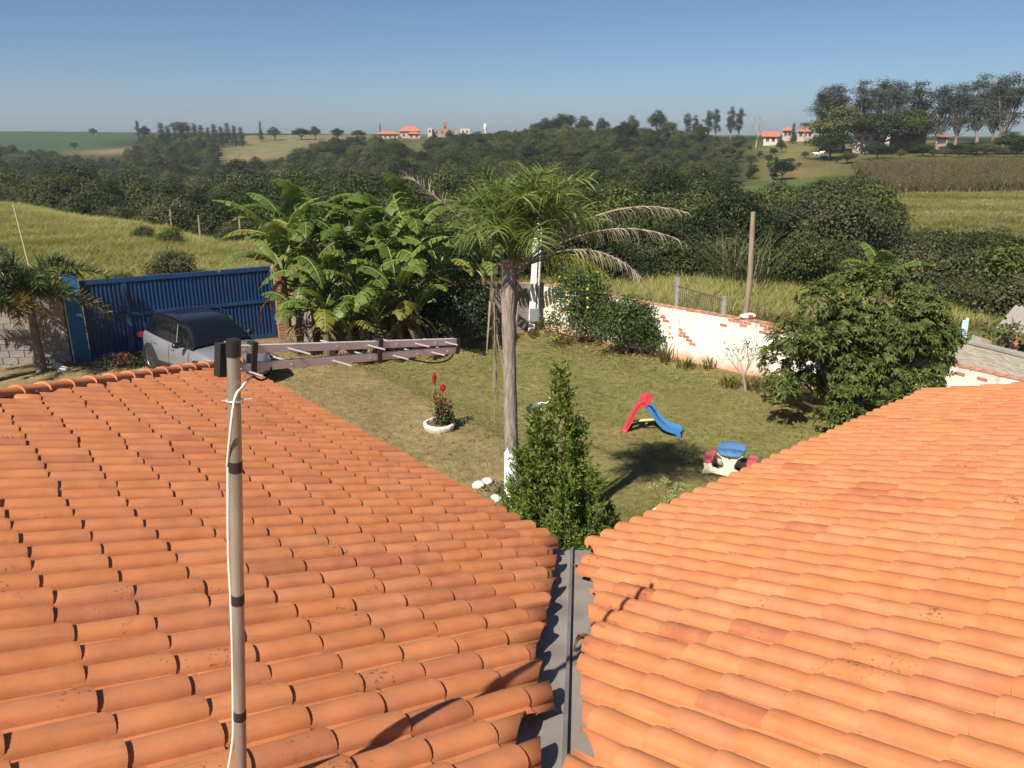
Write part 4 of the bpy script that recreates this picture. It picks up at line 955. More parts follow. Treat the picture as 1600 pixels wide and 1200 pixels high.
# foxtail-like palms at the left edge
FT = leafmat('bushy_palm_leaf', (.050,.074,.022), rnd=.1, island=.35, trans=.2); FTY = leafmat('bushy_palm_leaf_dry', (.15,.11,.025), rnd=.1, island=.35, trans=.25)
PT2 = mat('ringed_palm_trunk', (.17,.14,.11), rough=.95, var=.3, bump=.8, bscale=8, stretch=(1,1,8))
def bushy_palm(px, py, Yb, ztop_py, label, seed, nf=11, L_=1.5, tl=.36):
    g = gnd(px, py, .2); rg = np.random.default_rng(seed); t = thing('bushy_palm', label, 'palm tree', tuple(g), group='bushy palms at the left wall')
    zt_ = atY(px, ztop_py, g[1])[2]-.2
    mb = MB(); zz = np.linspace(-.2, zt_, 24); mb.tube(np.column_stack([zz*.03*math.sin(seed), zz*0, zz]), np.linspace(.15,.07,24)*(1+.05*np.sin(zz*30)), 12); mb.build('trunk', PT2, t)
    for i in range(nf):
        az = i*2.399+seed; k_ = i/(nf-1); mb = MB()
        frond(mb, (zt_*.03*math.sin(seed), 0, zt_-.05), az, L_*rg.uniform(.85,1.1), 1.25-1.1*k_, .35+.75*k_, n=78, ll=tl, lw=.045, rg=rg, plume=1.5, hang=.15, start=.12, seg=2)
        mb.build('frond', [FTY if k_ > .72 else FT, RACH], t, smooth=False)
    return t
bushy_palm(66, 583, 0, 462, 'bushy feather-leaved palm with a stout ringed trunk beside white stones', 3, nf=16, L_=1.95)
bushy_palm(-18, 600, 0, 478, 'bushy palm cut off by the left edge of the picture, lower fronds yellowing', 8, nf=16, L_=1.8)

# bananas
BAN = leafmat('banana_leaf', (.112,.162,.030), rnd=.2, island=.32, trans=.35, rough=.45, spec=.3); BANY = leafmat('banana_leaf_old', (.19,.19,.03), rnd=.1, island=.3, trans=.35)
BAND = leafmat('banana_leaf_dead', (.20,.13,.065), rnd=.2, island=.35, trans=.1); MIDR = mat('banana_midrib', (.17,.22,.06), rough=.5); BSTEM = mat('banana_stem', (.115,.105,.040), rough=.7, var=.5, scale=5, stretch=(1,1,.2), col2=(.17,.10,.045))
def banana_leaf(base, az, L_, rise, droop, wd_, rg, tears=9, m=(0,1)):
    mb = MB(); n = 17; t = np.linspace(0, 1, n); h = np.array([math.sin(az), math.cos(az), 0]); ang = rise-(rise+droop)*t**1.5
    p = [np.array(base, float)]
    for a in ang[:-1]: p.append(p[-1]+L_/(n-1)*(h*math.cos(a)+np.array([0,0,1.])*math.sin(a)))
    p = np.array(p); mb.tube(p, np.linspace(.035,.006,n), 6, m[1])
    s0 = unit(np.cross(h, [0,0,1])); prof = np.interp(t, [0,.13,.2,.35,.6,.85,1], [0,0,.45,.9,1,.75,.08])*wd_
    roll = rg.uniform(-.35,.35)
    for sg in (-1, 1):
        cuts = set(rg.choice(np.arange(3, n-1), tears, replace=False).tolist()); start = 1
        fold = rg.uniform(.15,.55)
        for i in range(2, n):
            if i in cuts or i == n-1:
                if i > start:
                    seg = range(start, i+1); sag = rg.uniform(-.05,.25); V = []
                    for j in seg:
                        tg = unit(p[min(j+1,n-1)]-p[max(j-1,0)]); u0 = np.cross(s0, tg); gap = (.012 if j == start and start > 1 else 0)-(.012 if j == i and i < n-1 else 0)
                        row = []
                        for kk in (0,.5,1.):
                            d = s0*sg*math.cos(roll*sg)+u0*(fold*(1-kk)+roll*sg*.6)-np.array([0,0,1])*(kk**1.6*(.30+sag))
                            row.append(p[j]+d*prof[j]*.5*kk+tg*(gap+.05*kk+sag*.10*kk*(1 if j == start else 0)))
                        V.append(row)
                    mb.grid(np.array(V), m[0])
                start = i
    return mb
def banana_plant(x, y, h, nl, seed, label, L_=1.9, lean=(0,0)):
    rg = np.random.default_rng(seed); z0 = float(lawn_z(np.array([x]), np.array([y]))[0]); t = thing('banana_plant', label, 'banana plant', (x, y, z0), group='banana clump beside the gate')
    ln = np.array([*lean, 0]); top_ = ln+np.array([0,0,h*.62])
    mb = MB(); mb.tube([(0,0,-.1), ln*.4+np.array([0,0,h*.3]), top_], [.13,.105,.06], 10); mb.build('stem', BSTEM, t)
    for i in range(nl):
        az = i*2.399+seed*.7; k_ = i/max(1, nl-1); rise = 1.50-.80*k_+rg.uniform(-.1,.1); dr = -.05+1.2*k_+rg.uniform(-.1,.35)
        o = banana_leaf(top_+np.array([0,0,-.1*k_]), az, L_*1.3*rg.uniform(.85,1.15), rise, dr, .56*rg.uniform(.8,1.15), rg, tears=11).build('leaf', [BANY if k_ > .8 and rg.uniform() < .5 else BAN, MIDR], t, smooth=60)
    for i in range(9):                                                   # withered leaves hanging round the stem
        az = rg.uniform(0, 6.28); o = banana_leaf(ln*.7+np.array([0,0,h*rg.uniform(.38,.55)]), az, L_*rg.uniform(.5,.85), -.3, 1.75, .17, rg, tears=12).build('dead_leaf', [BAND, BAND], t, smooth=60)
    return t
for (px, py, yy, h, nl, sd, lab, L_) in (
   (452, 535, 22.6, 3.7, 9, 3, 'banana plant nearest the blue gate, one leaf reaching across the gate top', 2.0),
   (495, 530, 23.6, 5.0, 8, 5, 'tallest banana plant of the clump, behind the one at the gate', 2.1),
   (520, 540, 22.4, 3.3, 9, 6, 'short banana plant in front of the tallest one', 1.8),
   (560, 535, 23.2, 4.1, 9, 9, 'banana plant in the middle of the clump with spreading leaves', 2.0),
   (605, 532, 23.4, 4.3, 9, 12, 'banana plant right of the clump middle with leaves hanging over the lawn', 2.0),
   (648, 525, 24.2, 4.8, 8, 14, 'banana plant with one tall upright leaf, right part of the clump', 2.15),
   (575, 545, 22.0, 2.6, 8, 17, 'low banana plant in shade under the clump front', 1.5),
   (690, 525, 24.3, 3.6, 8, 19, 'banana plant at the right end of the clump beside the dark shrub', 1.9),
   (757, 520, 24.6, 3.3, 7, 23, 'banana plant half hidden behind the palm trunk', 1.7),
   (470, 520, 24.6, 4.4, 8, 31, 'banana plant at the back of the clump behind the gate end', 2.0),
   (535, 520, 25.0, 4.5, 8, 33, 'banana plant at the back of the clump left of its middle', 2.0),
   (625, 545, 22.3, 2.9, 9, 35, 'banana plant at the clump front with leaves arching over the antenna', 1.8),
   (600, 518, 25.2, 4.4, 8, 37, 'banana plant at the back of the clump right of its middle', 2.0),
   (512, 548, 21.8, 1.9, 8, 43, 'low banana plant at the clump foot left of its middle', 1.25),
   (592, 550, 21.9, 2.0, 8, 45, 'low banana plant at the clump foot right of its middle', 1.3),
   (655, 548, 22.6, 2.2, 8, 47, 'low banana plant at the clump foot before the dark shrub', 1.3),
   (548, 552, 21.7, 1.5, 7, 49, 'smallest leafy banana sucker at the front of the clump', 1.0),
   (470, 548, 21.9, 1.7, 6, 27, 'young banana sucker at the foot of the gate end', 1.0)):
    q = atY(px, py, yy); banana_plant(q[0], q[1], h, nl, sd, lab, L_)

# ---------------------------------------------------------------- shrubs and small trees
def shrub(name, label, cat, loc, lobes, n, L, W, lm, seed, r0=.06, group=None, clump=8, cl_r=.12, shell=(.55,1.), inner=None, bark=BARK, face=.5):
    rg = np.random.default_rng(seed); t = thing(name, label, cat, tuple(loc), group=group)
    trunk_mb(lobes, r0, rg=rg).build('trunk', bark, t)
    crown_mb(lobes, n, L, W, rg, clump, cl_r, shell, face).build('crown', lm, t, smooth=False)
    return t
CIT = leafmat('citrus_leaf', (.070,.105,.025), rnd=.12, island=.45, trans=.25, rough=.55, spec=.25)
def lz(x, y): return float(lawn_z(np.array([x]), np.array([y]))[0])
p = atY(905, 540, 24.0); shrub('citrus_tree', 'dense dark green citrus tree in front of the white corner post', 'tree', (p[0], 24.0, 0), [(0,0,1.35,.85,.85),(-.45,.1,1.0,.6,.6),(.5,-.1,1.1,.6,.65),(.1,.1,2.0,.6,.5),(-.35,0,1.75,.5,.5),(.45,.1,1.8,.5,.5),(-.85,-.4,.5,.45,.42),(.2,-.3,.75,.6,.5)], 7000, .085, .05, CIT, 31)
rf = np.random.default_rng(77); FR = mat('citrus_fruit', (.42,.36,.05), rough=.5); fm = MB(); fm.lathe([(.001,.045),(.03,.035),(.045,0),(.03,-.035),(.001,-.045)], 10); fme = fm.mesh('fruit', [FR], True); ctree = bpy.data.objects['citrus_tree']
fp_, fd_ = lobe_points([(0,0,1.35,.85,.85),(.1,.1,2.0,.6,.5),(.45,.1,1.8,.5,.5),(-.35,0,1.75,.5,.5)], 60, rf, (.98,1.08))
for q_ in [a for a, b in zip(fp_, fd_) if b[1] < -.1][:20]: link('fruit', fme, ctree, tuple(q_))
p = atY(978, 553, 22.7); shrub('citrus_tree', 'lower rounded citrus bush nearer the lime-washed wall', 'tree', (p[0], 22.7, 0), [(0,0,.85,.75,.7),(-.5,-.1,.6,.5,.5),(.5,-.1,.65,.5,.5),(.0,.1,1.35,.5,.4),(.45,.1,1.1,.45,.4),(-.4,.1,1.15,.4,.4),(.75,-.1,.4,.4,.35)], 6500, .085, .05, CIT, 32)
p = atY(700, 535, 23.3); shrub('dark_shrub', 'broad dark shrub in shade between the banana clump and palm trunk', 'shrub', (p[0], 23.3, 0), [(0,0,.9,.85,.8),(-.8,.1,.7,.7,.65),(.8,.1,.9,.7,.75),(.1,.2,1.6,.7,.55),(-.7,.2,1.35,.6,.5),(.75,.2,1.6,.55,.5),(1.2,-.1,.5,.4,.4)], 8000, .09, .055, leafmat('dark_shrub_leaf', (.026,.046,.013), rnd=.1, island=.45, trans=.2, spec=.4), 33)
# big broad-leaved tree on the right: leaves in rosettes
LOQ = leafmat('broad_tree_leaf', (.105,.130,.030), rnd=.1, island=.5, trans=.32, rough=.55, spec=.25)
bt = np.array([7.55, 17.0, 0.]); rg = np.random.default_rng(44)
btree = thing('broad_leaved_tree', 'big spreading tree with large glossy leaves in rosettes beside the right roof', 'tree', tuple(bt))
lob = []
for _ in range(26):
    a = rg.uniform(0, 6.28); q = rg.uniform(.2, 1)**.6; lob.append((1.75*q*math.cos(a), 1.25*q*math.sin(a), rg.uniform(.55, 2.9)*(1-.22*q)+.0, rg.uniform(.35,.6), rg.uniform(.3,.5)))
lob = [(0,0,1.7,.9,1.0)]+lob+[(.5,.1,3.1,.5,.45),(-.9,0,2.75,.42,.5),(-1.5,-.2,2.0,.5,.5),(1.5,.1,2.6,.55,.5),(1.9,.2,1.8,.5,.5),(-1.7,-.5,.9,.45,.4),(-.5,-1.2,.55,.5,.4),(.6,-1.1,.6,.5,.42),(-.1,.2,3.0,.5,.5)]
trunk_mb(lob, .11, rg=rg).build('trunk', BARK, btree)
k_ = 2700; cpt, cdr = lobe_points(lob, k_, rg, (.6, 1.05)); mb = MB(); per = 9
c = np.repeat(cpt, per, 0); ax_ = unit(np.repeat(cdr, per, 0)*.6+np.repeat(rg.normal(size=(k_,3))*.4, per, 0)+np.array([0,0,.75]))
ph = np.tile(np.arange(per)*2.399, k_)+np.repeat(rg.uniform(0,6.28,k_), per)
e1 = unit(np.cross(ax_, rg.normal(size=(1,3)))); e2 = np.cross(ax_, e1); out = e1*np.cos(ph)[:, None]+e2*np.sin(ph)[:, None]
dr = unit(out+ax_*rg.uniform(.1,.9,(len(c),1))-np.array([0,0,.25])); L_ = rg.uniform(.10,.185,len(c))[:, None]; wv = unit(np.cross(dr, ax_))*L_*.17
mid = c+dr*L_*.55+ax_*L_*.08; tip = c+dr*L_-np.array([0,0,1])*L_*.22
V = np.stack([c, mid+wv, tip, mid-wv], 1); mb.quads(V); mb.build('crown', LOQ, btree, smooth=False)
# conifer in the angle of the roofs
CON = leafmat('conifer_spray', (.155,.205,.040), rnd=.05, island=.45, trans=.35, rough=.7, spec=.15)
cy_ = 8.15; cx_ = (868-800)/FPX*(cy_*CP+4.0*SP); ctop = atY(876, 576, cy_)[2]
conif = thing('conifer', 'bushy bright green conifer in the angle between the two roof eaves', 'conifer', (cx_, cy_, 0))
rg = np.random.default_rng(50); spires = [(.03,0,ctop,.36),(-.24,-.08,ctop*.87,.24),(.24,.05,ctop*.83,.30),(-.40,.1,ctop*.74,.26),(.42,-.15,ctop*.70,.30),(.08,-.32,ctop*.72,.36),(-.14,.35,ctop*.78,.36),(.25,.38,ctop*.72,.34),(-.42,-.28,ctop*.60,.28),(.62,.1,ctop*.56,.28),(-.68,-.05,ctop*.575,.20),(-.62,-.25,ctop*.44,.26),(.72,-.15,ctop*.42,.26),(-.1,-.5,ctop*.52,.34),(.35,-.5,ctop*.50,.34),(-.5,.3,ctop*.6,.28)]
mb = MB(); tk = MB(); tk.tube([(0,0,-.2),(0,0,ctop*.6)], [.08,.015], 8)
for sx, sy, sh, sr in spires:
    nb_ = int(620*sr*sh/1.0); zz = rg.uniform(.02, 1, nb_)**1.0*sh
    prof = np.interp(zz/sh, [0,.08,.3,.6,.85,1], [.75,1.0,.92,.6,.28,.03])*sr
    a = rg.uniform(0, 6.28, nb_); rr_ = prof*np.sqrt(rg.uniform(.12, 1.15, nb_))*(1+.22*np.sin(a*3+zz*4+sx*9))
    b0 = np.column_stack([sx*np.interp(zz/sh,[0,1],[.9,1.0])+rr_*np.cos(a), sy+rr_*np.sin(a), zz]); od = np.column_stack([np.cos(a), np.sin(a), np.zeros(nb_)])
    tk.tube([(sx*.3, sy*.3, .3), (sx*.9, sy*.9, sh*.3), (sx, sy, sh*.7)], [.025,.018,.004], 5)
    per = 13; c = np.repeat(b0, per, 0); o_ = np.repeat(od, per, 0); f_ = np.tile(np.linspace(0, 1, per), nb_)[:, None]; L_ = np.repeat(rg.uniform(.10,.20,nb_), per)[:, None]
    axd = unit(o_*.75+np.array([0,0,.9])+np.repeat(rg.normal(size=(nb_,3))*.25, per, 0))
    c = c+axd*L_*f_*.8; d = unit(axd*.9+rg.normal(size=c.shape)*.55); ln = rg.uniform(.03,.06,(len(c),1)); wv = unit(np.cross(d, rg.normal(size=c.shape)))*ln*.22
    mb.quads(np.stack([c-wv*.6, c+d*ln*.5-wv, c+d*ln, c+d*ln*.5+wv], 1))
tk.build('trunk', BARK, conif); mb.build('foliage', CON, conif, smooth=False)
# nearly bare shrub by the wall
g = gnd(1166, 612, 0); bare = thing('bare_shrub', 'small nearly leafless shrub with pale stem before the lime-washed wall', 'shrub', tuple(g))
rg = np.random.default_rng(60); mb = MB(); tips = []
def twig(p0, d, L_, r_, lev):
    d = unit(d); p1 = p0+d*L_*.5+rg.normal(size=3)*L_*.04; p2 = p1+unit(d+rg.normal(size=3)*.15)*L_*.5; mb.tube([p0, p1, p2], [r_, r_*.8, r_*.6], 5, 0, False)
    if lev == 0: tips.append(p2); return
    for _ in range(3): twig(p2 if _ else p1, d+rg.normal(size=3)*.5+np.array([0,0,.15]), L_*.72, r_*.6, lev-1)
mb.tube([(0,0,-.05),(-.08,.05,.35)], [.03,.026], 7)
for dd in ((-.6,.1,.8),(-.2,.2,1),(.25,0,.9),(.1,-.2,.9)): twig(np.array([-.08,.05,.35]), np.array(dd), .45, .016, 2)
mb.build('branches', mat('pale_twig', (.30,.25,.21), rough=.9), bare)
c = np.repeat(np.array(tips), 7, 0)+rg.normal(size=(len(tips)*7,3))*.07; mb = MB(); mb.quads(leaf_quads(c, rg.normal(size=c.shape), .05, .03, rg)); mb.build('leaves', leafmat('sparse_leaf', (.06,.055,.035), island=.4), bare, smooth=False)
# tufts and weeds at the foot of the wall, dark flower bed by the gate
BLADE = leafmat('grass_blade', (.10,.12,.030), rnd=.25, island=.35, trans=.3); BLADED = leafmat('dry_blade', (.22,.19,.08), rnd=.25, island=.35, trans=.3)
def tuft(n, h, spread, rg, wd_=.012, bend=.5):
    a = rg.uniform(0, 6.28, n); r_ = rg.uniform(0, spread, n); b = np.column_stack([r_*np.cos(a), r_*np.sin(a), np.zeros(n)-.01])
    o = np.column_stack([np.cos(a+rg.normal(size=n)*.6), np.sin(a+rg.normal(size=n)*.6), np.zeros(n)]); H = h*rg.uniform(.55,1.1,n)[:, None]
    m_ = b+np.array([0,0,1])*H*.6+o*H*bend*.25; t_ = b+np.array([0,0,1])*H*.95+o*H*bend*.7; s_ = np.cross(o, [0,0,1])*wd_*.5
    mb = MB(); mb.quads(np.stack([b-s_, b+s_, m_+s_*.8, m_-s_*.8], 1)); mb.quads(np.stack([m_-s_*.8, m_+s_*.8, t_+s_*.1, t_-s_*.1], 1)); return mb
rg = np.random.default_rng(70)
for (px, py, h, n_, lab) in ((1040, 566, .55, 34, 'spiky leaf rosette at the wall foot beside the lower citrus bush'), (1072, 574, .30, 60, 'patch of weeds at the wall foot beside the spiky rosette'), (1108, 575, .35, 30, 'thin weeds at the wall foot left of the bare shrub'), (1140, 604, .34, 90, 'low leafy weeds beside the bare shrub stem'), (1185, 610, .40, 60, 'weeds between the bare shrub and big broad-leaved tree')):
    g = gnd(px, py, 0); o = thing('weed_tuft', lab, 'weeds', tuple(g)); tuft(n_, h, .28, rg, .04 if h > .5 else .03, .6).build('blades', BLADE, o, smooth=False)
for (px, py, lab) in ((208, 570, 'dark low flowering plant beside the rear wheel of the car'), (188, 574, 'smaller dark low plant left of the rear wheel')):
    g = gnd(px, py, .24); o = thing('low_plant', lab, 'plant', tuple(g)); crown_mb([(0,0,.14,.42,.2),(.3,.1,.12,.3,.16)], 900, .07, .04, rg, 6, .05).build('foliage', leafmat('dark_low_leaf', (.05,.05,.025), island=.5), o, smooth=False)
    crown_mb([(0,0,.2,.42,.2)], 60, .05, .04, rg, 3, .04).build('blossom', leafmat('orange_blossom', (.35,.06,.02), island=.3), o, smooth=False)

# short mown blades all over the lawn, dry ones on the drive; dead leaves under the trees
rl = np.random.default_rng(140); LB = leafmat('lawn_blade', (.190,.188,.058), rnd=.3, island=.35, trans=.3); LBD = leafmat('lawn_blade_dry', (.27,.21,.10), rnd=.25, island=.3, trans=.3); LBG = leafmat('lawn_blade_green', (.10,.135,.032), rnd=.25, island=.3, trans=.3)
def lawn_test(x_, y_):
    o_ = np.ones(len(x_), bool)
    for a, b in ((GATE_R, CORNER), (CORNER, WALL_E), (WALL_E, WALL_F), (LW, GATE_R)): d = b-a; o_ &= (d[0]*(y_-a[1])-d[1]*(x_-a[0]))/np.linalg.norm(d) < -.15
    e_ = (x_-KX)*D_L[0]+(y_-KY)*D_L[1]; e2_ = (x_-KX)*D_R[0]+(y_-KY)*D_R[1]
    return o_ & (e_ > -.2) & (e2_ > -.2)
x_ = rl.uniform(-13, 12, 150000); y_ = rl.uniform(6, 26, 150000); k_ = lawn_test(x_, y_); x_, y_ = x_[k_], y_[k_]; sd_ = edge_side(x_, y_)
keep_ = rl.uniform(size=len(x_)) < np.where(sd_ > 0, .5, 1.)*np.clip(.75+hnoise(x_, y_, 1.1, 3.)*.5, .25, 1); x_, y_, sd_ = x_[keep_], y_[keep_], sd_[keep_]; m_ = len(x_)
pn = hnoise(x_, y_, .55, 3.)*.5+hnoise(x_, y_, 2.3, 1.)*.35+rl.normal(size=m_)*.25; ii = np.where(pn+np.where(sd_ > 0, .7, 0) > .45, 1, np.where(pn < -.25, 2, 0)); s_ = rl.uniform(.6, 1.25, m_)
def blades(seed, lm): return tuft(9, .042, .06, np.random.default_rng(seed), .007, 1.1).mesh('blade_tuft', [lm], False)
SCATTER_LAWN = ('lawn_blades', np.column_stack([x_, y_, lawn_z(x_, y_)]), np.column_stack([np.zeros(m_), np.zeros(m_), rl.uniform(0,6.28,m_)]), np.column_stack([s_, s_, s_]), ii, [blades(1, LB), blades(2, LBD), blades(3, LBG)], 'short mown grass blades covering the garden lawn', 'grass')
scatter(*SCATTER_LAWN)
lt = MB(); pts_ = []
for cx, cy, rr2, n_ in ((7.5,16.6,1.9,260), (-3.2,22.6,2.6,240), (2.1,23.6,1.3,90), (3.4,22.2,1.1,80), (.2,11.4,1.2,40), (-5.5,21.8,1.6,120), (2.,15.,8.,90)):
    a = rl.uniform(0, 6.28, n_); q_ = rr2*np.sqrt(rl.uniform(0, 1, n_)); pts_.append(np.column_stack([cx+q_*np.cos(a), cy+q_*np.sin(a)]))
pts_ = np.concatenate(pts_); pts_ = pts_[lawn_test(pts_[:,0], pts_[:,1])]; c = np.column_stack([pts_, lawn_z(pts_[:,0], pts_[:,1])+.035])
lt.quads(leaf_quads(c, rl.normal(size=c.shape)*.35+[0,0,1], .11*rl.uniform(.6,1.2,len(c)), .05, rl)); tag(lt.build('leaf_litter', leafmat('fallen_leaf', (.22,.13,.06), island=.5, trans=.1), None, smooth=False), 'fallen brown leaves scattered under the garden trees', 'leaf litter', kind='stuff')
# ---------------------------------------------------------------- planter with salvia
STONE = mat('white_stone', (.60,.56,.49), rough=.9, var=.15, scale=10, bump=.7, bscale=14)
SOIL = mat('soil', (.13,.085,.055), rough=1, var=.3, scale=15, bump=.8)
g = gnd(687, 672, .22); pz = lz(g[0], g[1]); g[2] = pz
pln = thing('round_planter', 'low round planter ring painted white at the edge of the drive', 'planter', tuple(g))
n = 40; mb = MB(); a_ = np.linspace(0, 2*math.pi, n+1); rp = np.random.default_rng(9); wob = rp.normal(size=n)*.012; wob = np.append(wob, wob[0])
Q = np.array([[((r_+wob[i]*k2)*math.cos(t), (r_+wob[i]*k2)*math.sin(t), z+wob[i]*.6*k2) for r_, z, k2 in ((.255,-.06,0),(.30,.0,1),(.335,.09,1),(.335,.135,1),(.31,.155,1),(.275,.15,1),(.262,.10,1),(.25,.02,0))] for i, t in enumerate(a_)]); mb.grid(Q, flip=True); mb.build('ring', STONE, pln, smooth=60)
mb = MB(); mb.add([(.265*math.cos(t), .265*math.sin(t), .105) for t in a_[:-1]], [tuple(range(n))]); mb.build('soil', SOIL, pln, smooth=False)
flw = thing('red_salvia', 'tall leggy plant with two red flower heads growing in the round planter', 'flower', (g[0], g[1], pz+.10))
rp = np.random.default_rng(91); mb = MB(); lf = MB(); zt_ = atY(684, 590, g[1])[2]-pz-.10
stems = [(-.05,-.0,zt_-.08,-.03), (.04,.02,zt_*.78,.05)]+[(rp.uniform(-.12,.14), rp.uniform(-.1,.1), zt_*rp.uniform(.3,.62), rp.uniform(-.1,.16)) for _ in range(20)]
for x_, y_, h, le in stems:
    mb.tube([(x_*.6,y_*.6,-.02), (x_+le*.3,y_,h*.5), (x_+le,y_,h)], [.007,.006,.004], 5)
    k_ = int(26*h/.6); zz = rp.uniform(.12,1,k_); c = np.column_stack([np.interp(zz,[0,.5,1],[x_*.6,x_+le*.3,x_+le]), np.full(k_, y_), zz*h])+rp.normal(size=(k_,3))*.03
    lf.quads(leaf_quads(c, rp.normal(size=(k_,3))+[0,0,.6], .075, .04, rp))
cc_ = rp.normal(size=(420,3))*[.07,.07,.06]+[.17,0,.18]; lf.quads(leaf_quads(cc_, rp.normal(size=(420,3))+[0,0,.6], .07, .045, rp))
mb.build('stems', mat('red_stem', (.20,.07,.04), rough=.8), flw); lf.build('leaves', leafmat('salvia_leaf', (.055,.068,.022), island=.45), flw, smooth=False)
for (x_, y_, z_, hh, rr_) in ((-.08, 0, zt_-.02, .11, .035), (.09, .02, zt_*.78, .05, .055)):
    mb = MB(); k_ = 130; a = rp.uniform(0,6.28,k_); zz = rp.uniform(-1,1,k_); rad = rr_*np.sqrt(1-zz**2*.9)
    c = np.column_stack([x_+rad*np.cos(a), y_+rad*np.sin(a), z_+zz*hh]); mb.quads(leaf_quads(c, np.column_stack([np.cos(a),np.sin(a),zz*.3]), .04, .03, rp)); mb.build('flower_head', leafmat('red_petal', (.50,.012,.03), island=.3, trans=.3), flw, smooth=False)
mb = MB(); c = np.column_stack([rp.uniform(-.18,.2,46), rp.uniform(-.1,.1,46), rp.uniform(.42,.66,46)*zt_]); mb.quads(leaf_quads(c, rp.normal(size=(46,3)), .05, .03, rp)); mb.build('orange_tips', leafmat('orange_petal', (.45,.11,.02), island=.3), flw, smooth=False)
# ---------------------------------------------------------------- white pot with variegated shrub
g = gnd(1040, 826, 0); pot = thing('white_pot', 'white pot partly hidden by the right eave, holding a pale shrub', 'pot', tuple(g))
mb = MB(); mb.lathe([(.16,-.02),(.19,.15),(.225,.26),(.24,.275),(.24,.30),(.215,.30),(.20,.24),(.0,.24)], 24); mb.build('bowl', PAINTW, pot, smooth=50)
vg = thing('variegated_shrub', 'variegated shrub with pale yellow-green leaf rosettes in the white pot', 'shrub', (g[0], g[1], .24)); vg.scale = (.85,.85,.8)
rp = np.random.default_rng(95); mb = MB(); lf = MB()
for (x_, y_, z_) in [(-.28,.1,.62),(-.05,.1,.72),(.22,.15,.60),(.05,-.05,.42),(.25,-.05,.34),(.4,.1,.42),(-.1,-.1,.25),(.12,.2,.48),(.5,.1,.28),(.32,.2,.52),(-.02,.0,.36),(.18,-.1,.24)]:
    mb.tube([(0,0,-.05),(x_*.5,y_*.5,z_*.6),(x_,y_,z_)], [.012,.009,.006], 5)
    k_ = 22; a = np.arange(k_)*2.399; el = rp.uniform(-.2,.9,k_); d = np.column_stack([np.cos(a)*np.cos(el), np.sin(a)*np.cos(el), np.sin(el)]); c = np.tile([x_,y_,z_],(k_,1))+rp.normal(size=(k_,3))*.02
    wv = unit(np.cross(d, [0,0,1.]))*.014; L_ = rp.uniform(.10,.17,(k_,1)); mid = c+d*L_*.5+[0,0,.012]; tip = c+d*L_-np.array([0,0,1])*L_*.2
    lf.quads(np.stack([c, mid+wv, tip, mid-wv], 1))
mb.build('stems', BARK, vg); lf.build('leaves', leafmat('variegated_leaf', (.30,.33,.13), island=.4, trans=.25), vg, smooth=False)
# ---------------------------------------------------------------- stones
def rock(x, y, z, r_, label, seed, group):
    rg = np.random.default_rng(seed); mb = MB(); n1_, n2_ = 12, 20
    Q = np.array([[np.array([math.sin(p)*math.cos(t), math.sin(p)*math.sin(t), math.cos(p)*.72])*(r_*(1+.07*math.sin(2*t+seed)*math.sin(p)**2+.05*math.cos(3*t+seed*2)*math.sin(p)**2)) for t in np.linspace(0, 2*math.pi, n2_)] for p in np.linspace(.02, math.pi-.02, n1_)])
    Q[:, -1] = Q[:, 0]; mb.grid(Q); o = mb.build('painted_stone', STONE, None, loc=(x, y, z+r_*.35), smooth=True); return tag(o, label, 'stone', group)
for i, (px, py, r_, lab) in enumerate([(748, 776, .11, 'white painted stone nearest the left eave beside the conifer'), (762, 770, .10, 'white painted stone next to the one nearest the eave, farther back'), (775, 798, .10, 'white painted stone half hidden behind the left eave')]):
    g = gnd(px, py, .05); rock(g[0], g[1], lz(g[0], g[1]), r_, lab, i+1, 'white stones round the conifer bed')
g = gnd(778, 786, .0); o = thing('ground_cover_plant', 'low green ground cover beside the white stones', 'plant', tuple(g)); crown_mb([(0,0,.12,.36,.16),(.25,.1,.1,.3,.14)], 1800, .05, .03, rng, 8, .05).build('foliage', leafmat('low_leaf', (.045,.075,.02), island=.4), o, smooth=False)
for i, (px, py, r_, lab) in enumerate([(84, 566, .10, 'upper white stone at the foot of the bushy palm'), (90, 574, .14, 'middle white stone at the foot of the bushy palm'), (99, 579, .13, 'lower white stone at the foot of the bushy palm')]):
    g = gnd(px, py, .24); rock(g[0], g[1], .22, r_, lab, i+11, 'white stones by the bushy palm')
